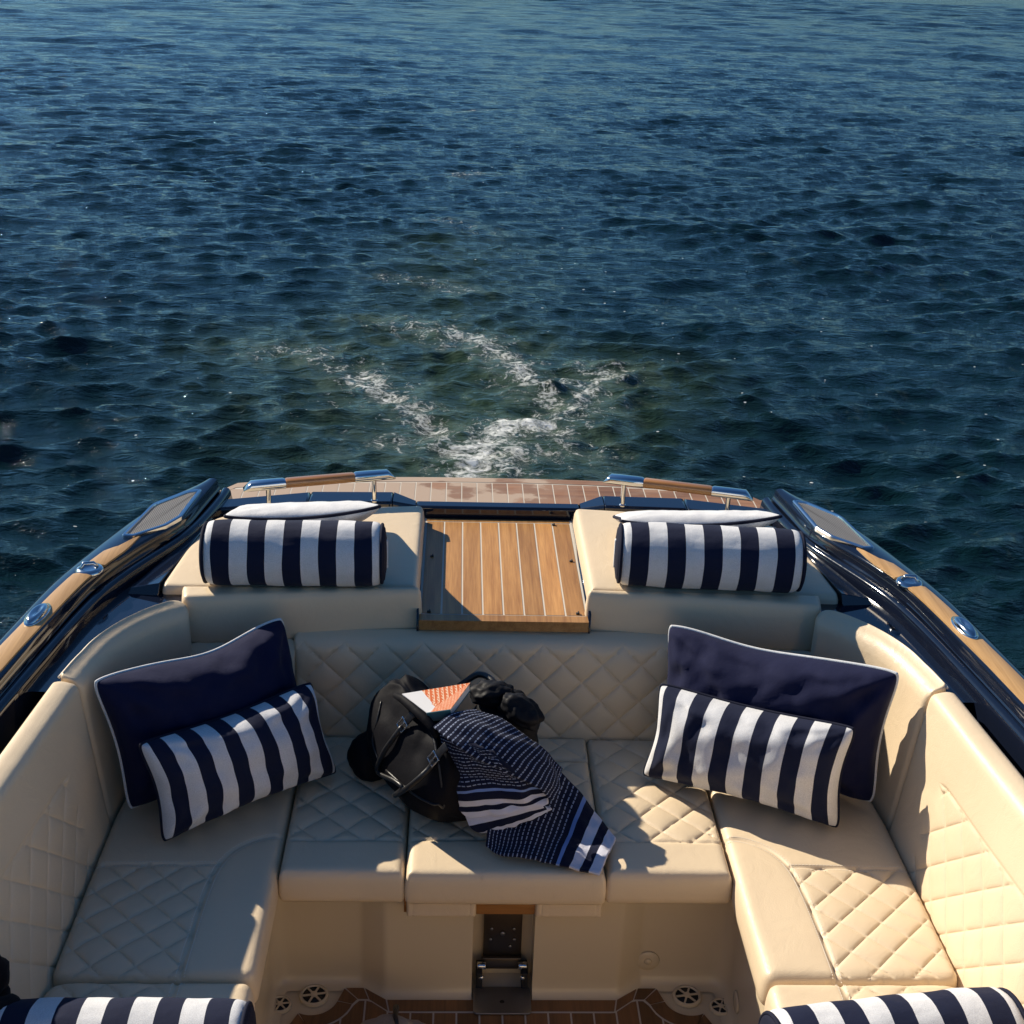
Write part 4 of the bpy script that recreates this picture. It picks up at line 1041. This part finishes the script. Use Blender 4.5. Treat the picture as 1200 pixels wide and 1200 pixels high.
    s4 = tex(t, 'ShaderNodeTexNoise', coords(t, 'Object', (10, 22, 1)), Scale=1., Detail=4., Roughness=.6, Distortion=.4)
    bD = bump(t, None, s1.outputs[0], .8, .05, bC)
    bB = bump(t, None, s4.outputs[0], .9, .014, bD)
    bump(t, b, mth(t, 'ADD', fl, mth(t, 'MULTIPLY', air, .3)), .6, .025, bB)
    me.materials.append(m)
    return o
water()

# ------------------------------------------------------------------ light, sky and camera
SD = Vector((-1.2, .95, 1.0)).normalized()                    # towards the sun: left of the wake, fairly low
el = math.asin(SD.z); az = math.atan2(SD.x, SD.y)
w = bpy.data.worlds.new('World'); SC.world = w; w.use_nodes = True
t = w.node_tree; bg = t.nodes['Background']
sky = t.nodes.new('ShaderNodeTexSky'); sky.sky_type = 'NISHITA'; sky.sun_disc = False
sky.sun_elevation = el; sky.sun_rotation = az; sky.air_density = 1.; sky.dust_density = .25; sky.ozone_density = 2.0; sky.altitude = 0
tint = t.nodes.new('ShaderNodeMix'); tint.data_type = 'RGBA'; tint.blend_type = 'MULTIPLY'; tint.inputs[0].default_value = 1.
tint.inputs[7].default_value = (.54, .915, 1.25, 1); t.links.new(sky.outputs[0], tint.inputs[6])   # clear blue northern sky
t.links.new(tint.outputs[2], bg.inputs[0]); bg.inputs[1].default_value = .052
sl = bpy.data.lights.new('sun', 'SUN'); sl.energy = 5.0; sl.angle = R(.53); sl.color = (1., .90, .74)
so = bpy.data.objects.new('sun', sl); COL.objects.link(so); so.rotation_euler = (-SD).to_track_quat('-Z', 'Y').to_euler(); so.location = (-8, 8, 8)

p, yw, rl = R(23), R(2.674), R(2.061)
fw = Vector((math.sin(yw)*math.cos(p), math.cos(yw)*math.cos(p), -math.sin(p))); rt = Vector((math.cos(yw), -math.sin(yw), 0)); upv = rt.cross(fw)
rt2 = math.cos(rl)*rt+math.sin(rl)*upv; up2 = -math.sin(rl)*rt+math.cos(rl)*upv
cam = bpy.data.cameras.new('camera'); cam.sensor_width = 36; cam.lens = 1550/1200*36; cam.clip_start = .05; cam.clip_end = 6000
co = bpy.data.objects.new('camera', cam); COL.objects.link(co)
co.matrix_world = Matrix(((rt2.x, up2.x, -fw.x, -.138), (rt2.y, up2.y, -fw.y, 0), (rt2.z, up2.z, -fw.z, 2.42), (0, 0, 0, 1)))
SC.camera = co
SC.render.resolution_x = SC.render.resolution_y = 1024
SC.view_settings.view_transform = 'Standard'; SC.view_settings.look = 'None'; SC.view_settings.gamma = 1; SC.view_settings.exposure = .45
SC.cycles.use_denoising = True
